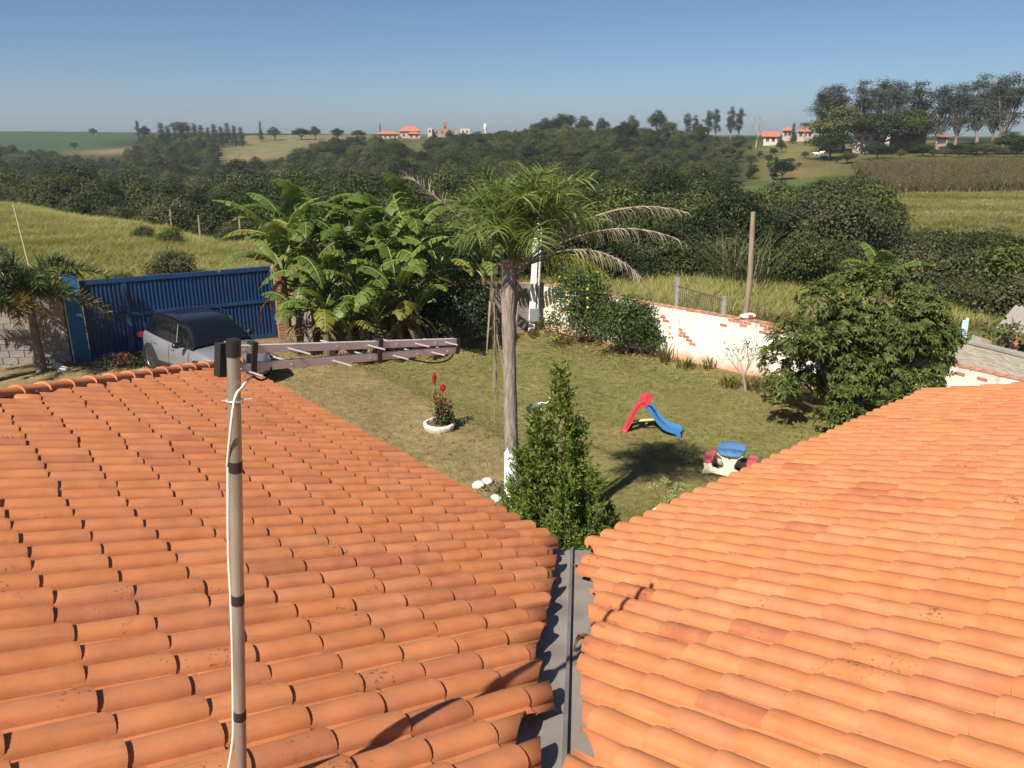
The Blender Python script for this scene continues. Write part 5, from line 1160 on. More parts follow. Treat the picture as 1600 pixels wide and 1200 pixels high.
# ---------------------------------------------------------------- toy slide
RED = mat('red_plastic', (.48,.050,.060), rough=.45, spec=.4, var=.06, scale=3); BLUE2 = mat('blue_plastic', (.045,.165,.36), rough=.45, spec=.4, var=.06, scale=3); YEL = mat('cream_plastic', (.62,.52,.24), rough=.5)
f0 = gnd(977, 670, 0); f1 = gnd(1064, 680, 0); dv = unit(f1-f0); Ls = np.linalg.norm(f1-f0); f0[2] = 0
sl_ = thing('toy_slide', 'small plastic garden slide with red ladder and blue chute on the lawn', 'slide', tuple(f0), math.atan2(dv[1], dv[0]))
HT = .80; XT = .36; wid = .20
lp = smooth_pts([(.0,0), (.10,.22), (.25,.56), (XT-.03,HT-.12), (XT+.05,HT-.045), (XT+.15,HT-.13)], 5)
for sg in (-1, 1):
    mb = MB(); V = []
    for i, (x_, z_) in enumerate(lp):
        t_ = unit(lp[min(i+1, len(lp)-1)]-lp[max(i-1, 0)]); nn = np.array([-t_[1], t_[0]]); h_ = .062 if i < 16 else .085
        V.append([(x_+nn[0]*h_, sg*wid, z_+nn[1]*h_), (x_-nn[0]*h_, sg*wid, z_-nn[1]*h_), (x_-nn[0]*h_, sg*(wid-.05), z_-nn[1]*h_), (x_+nn[0]*h_, sg*(wid-.05), z_+nn[1]*h_), (x_+nn[0]*h_, sg*wid, z_+nn[1]*h_)])
    V = np.array(V); mb.grid(V, flip=(sg > 0)); mb.add(V[0][:4], [(0,1,2,3)]); mb.add(V[-1][:4], [(0,1,2,3)])
    mb.tube([(p_[0]+.0, sg*(wid+.006), p_[1]) for p_ in lp[3:]], .012, 6)
    mb.tube([(-.03, sg*(wid-.025), .02), (.05, sg*(wid-.025), .02)], .045, 8); mb.build('ladder_side', RED, sl_, smooth=40)
for k_ in range(4):
    f_ = .14+.2*k_; x_, z_ = lp[int(f_*len(lp)*.95)]; mb = MB(); mb.box((x_, 0, z_), (.10, 2*wid-.08, .035)); mb.build('step', RED, sl_, smooth=False)
cpth = smooth_pts([(XT+.08,HT-.19), (XT+.20,HT-.27), (XT+.34,HT-.47), (XT+.50,HT-.62), (Ls*.82,.13), (Ls*.93,.10), (Ls,.085)], 5)
mb = MB(); V = []
for x_, z_ in cpth: V.append([(x_,-wid+.02,z_-.03),(x_,-wid+.02,z_+.075),(x_,-wid+.055,z_+.08),(x_,-wid+.07,z_+.01),(x_,0,z_),(x_,wid-.07,z_+.01),(x_,wid-.055,z_+.08),(x_,wid-.02,z_+.075),(x_,wid-.02,z_-.03),(x_,-wid+.02,z_-.03)])
V = np.array(V); mb.grid(V, flip=False); mb.add(V[-1][:9], [tuple(range(9))]); mb.add(V[0][:9], [tuple(range(9))]); mb.build('chute', BLUE2, sl_, smooth=40)
for sg in (-1, 1):
    mb = MB(); mb.box((Ls-.03, sg*(wid-.05), .035), (.10,.07,.09)); mb.build('chute_foot', BLUE2, sl_, smooth=False)
mb = MB(); mb.tube([(.16,0,.20),(XT+.30,0,HT-.50)], .028, 8); mb.build('brace', YEL, sl_)
# ---------------------------------------------------------------- toy picnic table
CREAM = mat('cream_table_plastic', (.74,.66,.50), rough=.5, spec=.35); TBL = mat('faded_blue_plastic', (.10,.22,.40), rough=.5); TRED = mat('faded_red_plastic', (.52,.10,.12), rough=.5)
g = gnd(1140, 738, 0); tb = thing('toy_picnic_table', 'toy picnic table with blue top, red benches and cream legs beside the right roof', 'table', tuple(g), R(-22))
def rounded(cx, cy, lx, ly, z, h, p=3.2, n=28):
    a = np.linspace(0, 2*math.pi, n, endpoint=False); c_, s_ = np.cos(a), np.sin(a)
    x_ = cx+lx/2*np.sign(c_)*np.abs(c_)**(2/p); y_ = cy+ly/2*np.sign(s_)*np.abs(s_)**(2/p); mb = MB()
    r0 = np.column_stack([x_, y_, np.full(n, z)]); r1 = np.column_stack([x_, y_, np.full(n, z+h*.7)]); r2 = np.column_stack([cx+(x_-cx)*.94, cy+(y_-cy)*.94, np.full(n, z+h)])
    Q = np.stack([r0, r1, r2]); Q = np.concatenate([Q, Q[:, :1]], 1); mb.grid(Q, flip=False); mb.add(r2, [tuple(range(n))]); mb.add(r0, [tuple(range(n-1,-1,-1))]); return mb
rounded(0, 0, .52, .72, .47, .045).build('table_top', TBL, tb, smooth=40)
for sg in (-1, 1): rounded(sg*.40, 0, .20, .60, .25, .05).build('bench', TRED, tb, smooth=40)
for sy in (-.24, .24):                                                  # end frames: feet splayed, waist, arms to the benches
    outl = [(-.50,0),(-.30,.055),(.0,.035),(.30,.055),(.50,0),(.45,.14),(.47,.25),(.33,.25),(.30,.15),(.20,.12),(.115,.16),(.095,.26),(.15,.40),(.24,.47),(-.24,.47),(-.15,.40),(-.095,.26),(-.115,.16),(-.20,.12),(-.30,.15),(-.33,.25),(-.47,.25),(-.45,.14)]
    n = len(outl); mb = MB(); th_ = .05
    for k2, yy in enumerate((sy-th_, sy+th_)):
        v = [(x_, yy, z_) for x_, z_ in outl]
        mb.add(v, [(0,1,20,19) if False else q for q in [(0,1,19,22),(22,19,20,21),(1,2,17,18),(1,18,19),(2,3,10,11),(2,11,16,17),(11,12,15,16),(12,13,14,15),(3,4,5,8),(3,8,9),(3,9,10),(5,6,7,8)]])
    v = [(x_, sy-th_, z_) for x_, z_ in outl]+[(x_, sy+th_, z_) for x_, z_ in outl]; mb.add(v, [(i, (i+1) % n, n+(i+1) % n, n+i) for i in range(n)]); mb.build('end_frame', CREAM, tb, smooth=False)
mb = MB(); mb.box((0,0,.15), (.16,.44,.10)); mb.build('stretcher', CREAM, tb, smooth=False)
mb = MB(); mb.tube([(0,-.293,.40),(0,-.298,.40)], .022, 10); mb.build('screw_cap', TBL, tb)
# ---------------------------------------------------------------- small ride-on toy lying behind the conifer
g = gnd(838, 644, 0); ty = thing('ride_on_toy', 'small tipped ride-on toy with white tubes and teal seat behind the conifer tip', 'toy', tuple(g), .3)
WT = mat('white_tube', (.70,.68,.66), rough=.4); TEAL = mat('teal_plastic', (.10,.20,.19), rough=.5); DKP = mat('dark_wheel', (.05,.05,.055), rough=.6)
mb = MB(); mb.tube(smooth_pts([(-.05,0,.12),(.10,.02,.22),(.25,0,.20),(.36,.05,.30)]), .014, 6); mb.tube([(.36,-.10,.33),(.36,.18,.30)], .013, 6); mb.tube([(.10,-.12,.08),(.10,.14,.10)], .012, 6); mb.tube([(.10,.02,.2),(.10,0,.08)], .012, 6); mb.build('frame', WT, ty)
rounded(-.02, 0, .20, .14, .15, .05).build('seat', TEAL, ty)
for (x_, y_, r_) in ((-.14,-.02,.11),(.30,-.08,.09),(.12,.16,.08)):
    mb = MB(); mb.tube([(x_,y_-.025,r_),(x_,y_+.025,r_)], r_, 16); mb.build('wheel', DKP, ty)

# ================================================================ BEYOND THE GARDEN
def tree_meshes(kind, seed):
    """trunk and crown meshes of one tree form, about 8 m tall; leaf size suits the distance it is used at"""
    rg = np.random.default_rng(seed)
    if kind == 'round': lob = rand_lobes(rg, 3.2, 5.4, 4.6, 10); n, L, W, cr, lm = 6500, .27, .17, .33, G_FAR[seed % 2]
    elif kind == 'wide': lob = rand_lobes(rg, 4.2, 4.6, 4.6, 12); n, L, W, cr, lm = 7500, .27, .17, .33, G_FAR[(seed+1) % 2]
    elif kind == 'dull': lob = rand_lobes(rg, 3.0, 4.8, 4.2, 9); n, L, W, cr, lm = 5200, .25, .15, .33, G_FAR[2]
    elif kind == 'near': lob = rand_lobes(rg, 3.6, 6.4, 5.0, 12); n, L, W, cr, lm = 15000, .20, .115, .28, G_FAR[seed % 2]
    elif kind == 'nearlight': lob = rand_lobes(rg, 3.2, 5.4, 4.4, 11); n, L, W, cr, lm = 12000, .20, .115, .28, G_FAR[2]
    elif kind == 'euc':
        lob = [(rg.uniform(-2.2,2.2), rg.uniform(-2.2,2.2), 8.5+rg.uniform(-3.0,6.5), rg.uniform(1.1,2.0), rg.uniform(.8,1.4)) for _ in range(20)]
        lob = [(0,0,10.5,1.6,2.4)]+lob+[(0,0,16.0,1.5,1.1)]; n, L, W, cr, lm = 6500, .5, .16, .5, leafmat('eucalyptus_leaf', (.060,.068,.042), rnd=.2, island=.35, trans=.15)
    elif kind == 'pine':
        lob = [(0,0,1.5+.95*i, 1.9*(1-i/11.5)+.15, .75) for i in range(11)]; n, L, W, cr, lm = 2600, .40, .16, .25, leafmat('plantation_leaf', (.036,.058,.026), rnd=.2, island=.3, trans=.1)
    elif kind == 'bush': lob = rand_lobes(rg, 1.5, 1.7, .9, 6); n, L, W, cr, lm = 4200, .11, .065, .16, G_FAR[seed % 3]
    elif kind == 'bushnear': lob = rand_lobes(rg, 1.5, 1.7, .9, 7); n, L, W, cr, lm = 4500, .12, .07, .15, G_FAR[1+seed % 2]
    bark = BARKP if kind == 'euc' else BARK
    tk = trunk_mb(lob, .35 if kind in ('euc',) else (.06 if 'bush' in kind else .20), base=-1.0 if 'bush' not in kind else -.2, rg=rg, n=6, bend=.4 if 'bush' not in kind else .05)
    sh = (.35, 1.) if kind in ('euc', 'pine') else (.72, 1.02)
    return tk.mesh('trunk', [bark], True), crown_mb(lob, n, L, W, rg, 9, cr, sh, 1.15).mesh('crown', [lm], False), tk, lob, (n, L, W, cr, lm, sh)
FORMS = {}
for kd, seeds in (('round',(1,2,3)), ('wide',(4,5)), ('dull',(6,7)), ('near',(8,9,10)), ('nearlight',(11,12)), ('euc',(13,14,15)), ('pine',(16,17)), ('bush',(18,19,20)), ('bushnear',(21,22))):
    FORMS[kd] = [tree_meshes(kd, s_) for s_ in seeds]
def whole(kd, i):
    """crown and trunk of a form in one mesh, for the masses"""
    tk, cr = FORMS[kd][i][0], FORMS[kd][i][1]; mb = MB()
    for k_, me in enumerate((tk, cr)):
        v = np.empty(len(me.vertices)*3); me.vertices.foreach_get('co', v); mb.add(v.reshape(-1,3), [tuple(p_.vertices) for p_ in me.polygons], k_)
    return mb.mesh('tree_form', [tk.materials[0], cr.materials[0]], False)
WOODF = [whole('round',0), whole('round',1), whole('round',2), whole('wide',0), whole('wide',1), whole('dull',0), whole('dull',1)]
# which land carries wood
def in_wood(x, y):
    px = pxr(x, y); r_ = np.hypot(x, y); nn = hnoise(x, y, .035, 5.)*12
    near = np.interp(px, [-700,0,60,200,300,400,480,640,900,1010,1130,1200,1300,1420,1500,1700], [105,86,80,70,62,54,44,39,40,42,45,47,50,54,56,56])
    far = np.interp(px, [-700,0,90,180,198,222,318,336,400,470,560,640,700,830,1000,1130,1180,1228,1240,1330,1420,1460,1700], [420,395,372,362,372,440,440,330,318,328,372,372,392,390,380,300,255,238,125,118,112,92,90])+nn
    w_ = (r_ > near+nn*.12) & (r_ < far)
    w_ &= ~((px > 634) & (px < 664) & (r_ > 265) & (r_ < 420))
    w_ &= ~((px > 1135) & (px < 1260) & (r_ > 118+nn*.3) & (r_ < 172))
    w_ &= ~((px > 336) & (px < 430) & (r_ > 290))
    return w_
rw = np.random.default_rng(101); pts = []
r_ = 38.
while r_ < 420:
    stp = np.interp(r_, [44,100,200,420], [4.2,4.6,5.6,7.4]); a = R(-41)+rw.uniform(0, stp/r_)
    while a < R(41):
        pts.append((r_*math.sin(a)+rw.normal()*stp*.3, r_*math.cos(a)+rw.normal()*stp*.3)); a += stp/r_
    r_ += stp*.9
pts = np.array(pts); pts = pts[in_wood(pts[:,0], pts[:,1])]
rr_ = np.hypot(pts[:,0], pts[:,1]); z_ = terr(pts[:,0], pts[:,1]); pxs = pxr(pts[:,0], pts[:,1])
hs = np.clip(rw.normal(1.0, .22, len(pts)), .55, 1.6)*np.interp(rr_, [38,60,150,400], [.72,.95,.98,.8])*(1+.18*hnoise(pts[:,0], pts[:,1], .05, 9.))
limF = np.interp(pxs, [-200,0,50,100,180,205,235,300,322,345,380,440,500,560,630,648,665,700,800,850,950,1060,1130,1200], [225,224,228,246,248,232,206,206,214,252,258,246,226,214,224,246,226,213,206,196,196,206,210,222])
limN = np.interp(pxs, [1120,1150,1200,1250,1300,1350,1400,1440,1480,1700], [262,296,316,290,280,280,302,350,356,358])
limR = np.interp(rr_, [38,60,90,130,200,300], [352,318,290,270,252,200])+rw.normal(size=len(pts))*9
lim = np.where((pxs > 1125) & (rr_ < 172), limN+np.abs(rw.normal(size=len(pts)))*14, np.maximum(limF, limR))+rw.normal(size=len(pts))*4
uu = (600-lim)/FPX; zmax = HC+rr_*(-SP+uu*CP)/np.hypot((pxs-800)/FPX, CP+uu*SP)
hs = np.minimum(hs, (zmax-z_)/7.0); ok = hs > .2; pts, rr_, z_, pxs, hs = pts[ok], rr_[ok], z_[ok], pxs[ok], hs[ok]
scl = np.column_stack([hs*rw.uniform(.85,1.15,len(pts)), hs*rw.uniform(.85,1.15,len(pts)), hs*rw.uniform(.85,1.1,len(pts))])
rot = np.column_stack([np.zeros(len(pts)), np.zeros(len(pts)), rw.uniform(0,6.28,len(pts))])
kind_n = hnoise(pts[:,0], pts[:,1], .06, 7.); idx = rw.integers(0, 5, len(pts)); idx = np.where((kind_n > .45) | (rw.uniform(size=len(pts)) < .2), rw.integers(5, 7, len(pts)), idx)
scatter('valley_wood', np.column_stack([pts, z_-.3]), rot, scl, idx, WOODF, 'dense dark green wood filling the valley behind the garden', 'wood')
# undergrowth at the near edge of the wood and along the fields
pts = []
for _ in range(3800):
    px = rw.uniform(-60, 1660); r_ = rw.uniform(36, 96); a = px_az(px); x_, y_ = r_*math.sin(a), r_*math.cos(a); pts.append((x_, y_))
pts = np.array(pts); px = pxr(pts[:,0], pts[:,1]); r_ = np.hypot(pts[:,0], pts[:,1])
edge = np.interp(px, [-100,0,60,200,300,400,480,640,900,1010,1130,1200,1300,1420,1500,1700], [90,82,76,66,58,52,42,37,38,40,42,43,43,42,40,38])
k_ = (r_ > edge) & (r_ < edge+22) & (rw.uniform(size=len(pts)) < np.where(px > 1150, .32, .5)); pts = pts[k_]; n = len(pts); s_ = rw.uniform(.35, 1.0, n)**1.4*1.8
scatter('undergrowth', np.column_stack([pts, terr(pts[:,0], pts[:,1])-.1]), np.column_stack([np.zeros(n), np.zeros(n), rw.uniform(0,6.28,n)]), np.column_stack([s_, s_, s_*rw.uniform(.7,1.2,n)]), rw.integers(0, 3, n), [whole('bush',0), whole('bush',1), whole('bush',2)], 'mixed bushes along the edge of the wood', 'undergrowth')
# tall grass: left field, strip behind the right wall, meadow across the valley
TALL = leafmat('meadow_blade', (.24,.245,.055), rnd=.2, island=.25, trans=.4); TALLD = leafmat('meadow_blade_dry', (.34,.30,.13), rnd=.25, island=.3, trans=.3)
rg = np.random.default_rng(120)
GF = [tuft(34, .8, .6, rg, .022).mesh('tuft', [TALL], False), tuft(34, 1.0, .6, rg, .02, .7).mesh('tuft', [TALL], False), tuft(30, .9, .6, rg, .02, .8).mesh('tuft', [TALLD], False)]
def grass(name, label, test, n, box, hs, dryf, smin=.7, smax=1.3):
    x_ = rw.uniform(box[0], box[1], n); y_ = rw.uniform(box[2], box[3], n); k_ = test(x_, y_, pxr(x_, np.maximum(y_, .1)), np.hypot(x_, y_)); x_, y_ = x_[k_], y_[k_]; m_ = len(x_)
    s_ = rw.uniform(smin, smax, m_)*(1+.3*hnoise(x_, y_, .3, 2.)); ii = rw.integers(0, 2, m_); dd = hnoise(x_, y_, .15, 6.)*.3+rw.uniform(size=m_); ii = np.where(dd < dryf, 2, ii)
    scatter(name, np.column_stack([x_, y_, terr(x_, y_)-.03]), np.column_stack([np.zeros(m_), np.zeros(m_), rw.uniform(0,6.28,m_)]), np.column_stack([s_, s_, s_*hs]), ii, GF, label, 'grass')
def beyond(x_, y_, a, b, o): d = b-a; return (d[0]*(y_-a[1])-d[1]*(x_-a[0]))/np.linalg.norm(d) > o
grass('field_grass', 'tall sunlit meadow grass on the slope behind the gate', lambda x_, y_, px, r_: (r_ < np.interp(px, [-500,0,200,400,520], [95,79,66,52,36])) & (px < 560) & beyond(x_, y_, LWE, GATE_R, .5), 60000, (-75, -2, 20, 82), .45, .25)
grass('rough_grass', 'tall pale dry grass behind the lime-washed wall', lambda x_, y_, px, r_: (r_ < 52) & (px > 560) & beyond(x_, y_, GATE_R, CORNER, .6) & (beyond(x_, y_, CORNER, WALL_E, 1.2) | beyond(x_, y_, WALL_E, WALL_F, 3.)), 34000, (-10, 42, 14, 58), .75, .55)
grass('far_meadow_grass', 'rough yellow-green meadow grass below the corn across the valley', lambda x_, y_, px, r_: (r_ > 92) & (r_ < 136) & (px > 1340), 30000, (38, 110, 70, 130), .5, .45, .9, 1.9)
# corn across the valley
CORN = leafmat('dry_corn_leaf', (.17,.135,.055), rnd=.25, island=.4, trans=.2); CORNG = leafmat('green_corn_leaf', (.10,.12,.04), rnd=.25, island=.4, trans=.2)
def corn(lm, seed):
    rg = np.random.default_rng(seed); mb = tuft(9, 1.6, .06, rg, .09, .9); mb.tube([(0,0,-.1),(0,0,2.1)], [.03,.012], 4); c = np.column_stack([np.zeros(8), np.zeros(8), np.linspace(.5,1.8,8)]); a = np.arange(8)*3.0+seed
    d = np.column_stack([np.cos(a), np.sin(a), np.full(8,.5)]); d = unit(d); wv = unit(np.cross(d,[0,0,1.]))*.05; mb.quads(np.stack([c, c+d*.45+wv, c+d*.8-[0,0,.25], c+d*.45-wv], 1)); return mb.mesh('corn', [lm], False)
x_, y_ = [], []
for r_ in np.arange(137, 184, .95):
    for a in np.arange(px_az(1330), R(37), .55/r_):
        p_ = (r_*math.sin(a)+rw.normal()*.12, r_*math.cos(a)+rw.normal()*.12)
        if pxr(*p_) > np.interp(r_, [137,160,184], [1400,1365,1340])+rw.normal()*4: x_.append(p_[0]); y_.append(p_[1])
x_, y_ = np.array(x_), np.array(y_); m_ = len(x_); s_ = rw.uniform(.8,1.2,m_)
scatter('corn_field', np.column_stack([x_, y_, terr(x_, y_)]), np.column_stack([np.zeros(m_), np.zeros(m_), rw.uniform(0,6.28,m_)]), np.column_stack([s_, s_, s_]), rw.choice([0,0,0,1], m_), [corn(CORN, 1), corn(CORNG, 2)], 'ripe brown corn field across the valley on the right', 'corn')

# ---------------------------------------------------------------- single trees that stand out
def far_tree(name, label, kd, i, px, r_, top_py, wid=1., group=None, form_h=None, tilt=0.):
    a = px_az(px); x_, y_ = r_*math.sin(a), r_*math.cos(a); z_ = float(terr(np.array([x_]), np.array([y_]))[0])
    zt_ = atR(px, top_py, r_)[2]; tk, cr = FORMS[kd][i][0], FORMS[kd][i][1]
    v = np.empty(len(cr.vertices)*3); cr.vertices.foreach_get('co', v); h0 = np.percentile(v.reshape(-1,3)[:,2], 99.5)
    s_ = max(.15, (zt_-z_)/h0); t = thing(name, label, 'tree', (x_, y_, z_-.1), rw.uniform(0,6.28), group); t.scale = (s_*wid, s_*wid, s_); t.rotation_euler[0] = tilt
    link('trunk', tk, t); link('crown', cr, t); return t
ordn = ['first','second','third','fourth','fifth','sixth','seventh','eighth','ninth','tenth','eleventh','twelfth','thirteenth','fourteenth']
EU = [(1283,138,.85),(1302,133,1.0),(1341,126,.8),(1372,124,1.0),(1398,128,.75),(1428,128,.95),(1470,133,1.0),(1496,131,.85),(1528,117,.85),(1553,119,.75),(1572,116,.8)]
for k_, (px, ty_, wd_) in enumerate(EU):
    far_tree('eucalyptus_tree', f'tall open eucalyptus on the right skyline, {ordn[k_]} from the left in its row', 'euc', k_ % 3, px, 232+8*((k_*3) % 5), ty_, 1.5*wd_, 'eucalyptus row on the right skyline')
for k_, (px, ty_, r_, wd_, lab) in enumerate([(1318,165,222,1.0,'dark round tree before the left end of the eucalyptus row'), (1385,176,215,.95,'dark tree shading the farmhouse roof'), (1422,170,216,.85,'dark leafy tree right of the farmhouse roof'), (1300,205,205,.8,'low dark tree beside the grazing cows'), (1330,235,196,1.0,'round bush-like tree below the farmhouse'), (1375,222,200,.9,'dark tree on the pasture below the farmhouse'), (1412,232,200,.7,'forked tree on the pasture left of the corn'), (1530,222,212,1.3,'broad dark tree above the corn field near the right edge'), (1585,205,214,1.2,'dark tree at the right edge of the picture above the corn'), (1490,225,214,1.2,'mid green trees hedge piece above the corn field middle')]):
    far_tree('farm_tree', lab, ('round','wide')[k_ % 2], k_ % 2, px, r_, ty_, wd_*1.75)
for k_, (px, ty_, r_) in enumerate([(1448,224,206),(1465,232,204),(1482,228,205),(1504,232,203),(1522,226,205),(1545,222,206),(1566,226,204),(1596,222,205)]):
    far_tree('hedge_tree', f'bushy tree in the hedge above the corn field, {ordn[k_]} from the left', ('wide','round','dull')[k_ % 3], k_ % 2, px, r_, ty_, 1.5, 'hedge above the corn field')
for k_, (px, ty_, r_) in enumerate([(1074,177,310),(1086,180,318),(1106,172,312),(1118,170,320),(1142,167,312),(1155,169,318)]):
    far_tree('skyline_tree', f'slim open-crowned tree on the skyline right of centre, {ordn[k_]} from the left of six', 'euc', (k_+1) % 3, px, r_, ty_, .8, 'slim trees on the skyline right of centre')
for k_, (px, ty_, r_, wd_, kd, lab) in enumerate([(850,184,370,1.0,'round','dark round tree at the left end of the central skyline grove'), (878,178,372,1.1,'wide','broad dark tree topping the central skyline grove'), (912,181,372,1.0,'round','dark tree right of the broad one in the central skyline grove'), (940,184,368,.9,'round','dark tree at the right end of the central skyline grove'), (988,180,350,.8,'round','rounded skyline tree between the grove and tall dome tree'), (1027,172,345,.9,'round','tall dome-shaped tree standing above the skyline right of centre'), (1046,190,340,.8,'wide','lower skyline tree beside the tall dome-shaped one'), (820,200,390,.7,'round','small skyline tree left of the central grove')]):
    far_tree('skyline_tree', lab, kd, k_ % 2, px, r_, ty_, wd_)
for k_, (px, ty_, r_, wd_, kd, lab) in enumerate([(215,188,500,.55,'euc','thin tree sticking up at the left end of the plantation'), (226,196,500,.8,'round','dark round tree at the left end of the plantation'), (283,190,520,1.1,'wide','broad dark tree above the plantation'), (407,189,430,1.0,'pine','single tall dark tree right of the plantation'), (428,198,430,1.3,'round','brownish round tree right of the single tall one'), (470,200,425,1.5,'wide','small trees on the skyline left of the red roofed houses'), (492,197,420,1.2,'round','round skyline tree left of the red roofed houses'), (527,200,400,1.3,'round','skyline tree at the edge of the stubble field'), (594,193,430,.35,'euc','thin lone tree behind the low red roofed house'), (145,200,640,.9,'wide','small clump of trees on the skyline over the green crop field'), (112,222,430,.8,'wide','dark small tree on the edge of the green crop field'), (65,264,88,1.15,'near','big spreading dark tree at the left end of the meadow'), (235,218,372,.9,'round','round dark tree before the left stubble field'), (560,203,395,1.4,'wide','bushy tree left of the low red roofed house')]):
    far_tree('field_tree', lab, kd, k_ % 2, px, r_, ty_, wd_)
for k_ in range(13):
    far_tree('plantation_tree', f'straight dark plantation tree on the left skyline, {ordn[k_]} from the left in its row', 'pine', k_ % 2, 252+k_*10.3, 402+8*((k_*5) % 3), 192+((k_*7) % 5)*1.6, 1.9, 'plantation row on the left skyline')
# trees of the near valley side, distinct crowns behind the garden
NV = [(1030,262,78,1.0,'near','leafy bright green tree rising behind the palm on its right'), (985,270,84,.95,'near','dark tree left of the leafy bright green one behind the palm'), (1085,305,72,.9,'near','dark green tree left of the bare wooden pole'), (1120,352,58,.9,'near','mid green tree just behind the bare wooden pole on its left'),
      (1230,282,92,1.1,'nearlight','greyish tree above the bare branched one behind the pole'), (1290,280,90,1.0,'near','dark tree between the greyish one and corn field'), (1345,272,88,.9,'near','dark feathery tree left of the meadow across the valley'), (1400,300,84,.8,'near','dark tree jutting into the meadow across the valley'), (1245,335,64,1.1,'nearlight','light green shrubby tree right of the bare wooden pole'), (1330,350,66,1.0,'nearlight','olive tree behind the top of the big broad-leaved tree'),
      (1450,362,60,1.1,'near','rounded tree below the meadow on the right'), (1530,372,58,1.1,'near','dark rounded tree near the right edge below the meadow'), (1590,380,56,1.0,'nearlight','pale green tree at the right edge below the meadow'), (1055,385,47,.9,'nearlight','yellowish green bush tree behind the dead palm fronds'), (950,345,62,.9,'near','dark tree behind the palm crown on the right'), (880,330,66,1.0,'near','dark tree straight behind the palm crown'), (700,365,50,.9,'near','dark rounded bush tree left of the palm crown'), (560,300,68,1.0,'near','dark tree behind the tallest banana leaves'),
      (430,285,72,1.0,'near','mid green tree behind the left end of the banana clump'), (330,295,74,1.0,'near','mid green tree at the meadow edge left of the bananas'), (240,300,80,1.0,'near','bright rounded tree at the meadow edge, left of two'), (160,285,86,1.0,'near','dark rounded tree right of the big spreading tree on the left'), (790,300,80,1.0,'nearlight','dull green tree seen left of the palm crown'), (640,285,80,.9,'nearlight','grey-green tree behind the bare branches above the bananas'), (1480,405,46,1.0,'nearlight','bright shrubby tree right above the big broad-leaved tree'), (1570,440,40,.9,'near','dark tree behind the neighbour shed')]
for k_, (px, ty_, r_, wd_, kd, lab) in enumerate(NV):
    far_tree('valley_tree', lab, kd, k_ % (3 if kd == 'near' else 2), px, r_, ty_, wd_)
for k_, (px, ty_, r_, lab) in enumerate([(1254,258,196,'small round bush on the bare slope left of the cows'), (1262,236,212,'small dark bush just below the cows'), (1292,244,206,'rounded bush on the pasture right below the cows'), (1312,252,200,'low bush on the pasture below the farm trees'), (1346,262,192,'bright green bush on the pasture above the corn corner'), (1240,246,204,'bush at the edge of the wood by the bare slope'), (1392,258,192,'dark bush at the left upper corner of the corn field'), (1368,256,194,'pale bush between the farm trees and corn corner')]):
    far_tree('pasture_bush', lab, ('round','dull','wide')[k_ % 3], k_ % 2, px, r_, ty_, 1.5)
# leafless trees
def bare_tree(px, r_, top_py, label, seed, col=(.33,.28,.24)):
    rg = np.random.default_rng(seed); a = px_az(px); x_, y_ = r_*math.sin(a), r_*math.cos(a); z_ = float(terr(np.array([x_]), np.array([y_]))[0]); h = atR(px, top_py, r_)[2]-z_
    t = thing('bare_tree', label, 'tree', (x_, y_, z_)); mb = MB()
    def tw(p0, d, L_, r0, lev):
        d = unit(d); p1 = p0+d*L_*.5+rg.normal(size=3)*L_*.06; p2 = p1+unit(d+rg.normal(size=3)*.25)*L_*.5; mb.tube([p0,p1,p2], [r0,r0*.8,r0*.55], 5, 0, False)
        if lev:
            for _ in range(3): tw(p1 if _ == 0 else p2, d+rg.normal(size=3)*.45+np.array([0,0,.1]), L_*.68, r0*.58, lev-1)
    tw(np.array([0,0,-.3]), np.array([.1,0,1]), h*.36, h*.018, 4); mb.build('branches', mat('bare_branch', col, rough=.9), t)
bare_tree(612, 58, 305, 'grey leafless tree behind the banana clump', 5); bare_tree(640, 62, 315, 'second smaller leafless tree behind the banana clump', 7); bare_tree(1228, 44, 385, 'pale leafless tree right of the bare wooden pole', 9); bare_tree(1183, 250, 168, 'thin leafless tree beside the slim skyline trees', 12)
# reeds behind the pole and a banana beyond the big tree
rg = np.random.default_rng(130)
for (px, py, r_, lab) in ((1165, 440, 40, 'tall reed clump right behind the bare wooden pole'), (1195, 445, 39, 'tall reed clump right of the pole foot'), (1145, 440, 42, 'tall reed clump left of the bare wooden pole')):
    a = px_az(px); x_, y_ = r_*math.sin(a), r_*math.cos(a); o = thing('reed_clump', lab, 'reeds', (x_, y_, float(terr(np.array([x_]), np.array([y_]))[0]))); tuft(90, 3.0, .9, rg, .07, 1.0).build('blades', leafmat('reed_leaf', (.11,.115,.05), island=.4), o, smooth=False)
q = atR(1372, 470, 27); t = banana_plant(q[0], q[1], 3.6, 7, 41, 'banana plant showing above the big broad-leaved tree', 1.6); t.location.z = -.6
# weeds standing in the field
for k_, (px, py, r_, lab) in enumerate([(238,392,36,'dark weed bush in the field above the gate middle'), (246,362,48,'dark shrub farther up the field'), (200,365,50,'small shrub in the field left of the dark one'), (150,402,34,'pale flowering weed in the field left above the gate'), (340,370,50,'weed shrub near the right end of the field')]):
    a = px_az(px); x_, y_ = r_*math.sin(a), r_*math.cos(a); t = thing('field_bush', lab, 'bush', (x_, y_, float(terr(np.array([x_]), np.array([y_]))[0]))); s_ = (.75,.6,.5,.5,.6)[k_]; t.scale = (s_,)*3
    link('trunk', FORMS['bushnear'][k_ % 2][0], t); link('crown', FORMS['bushnear'][k_ % 2][1], t)
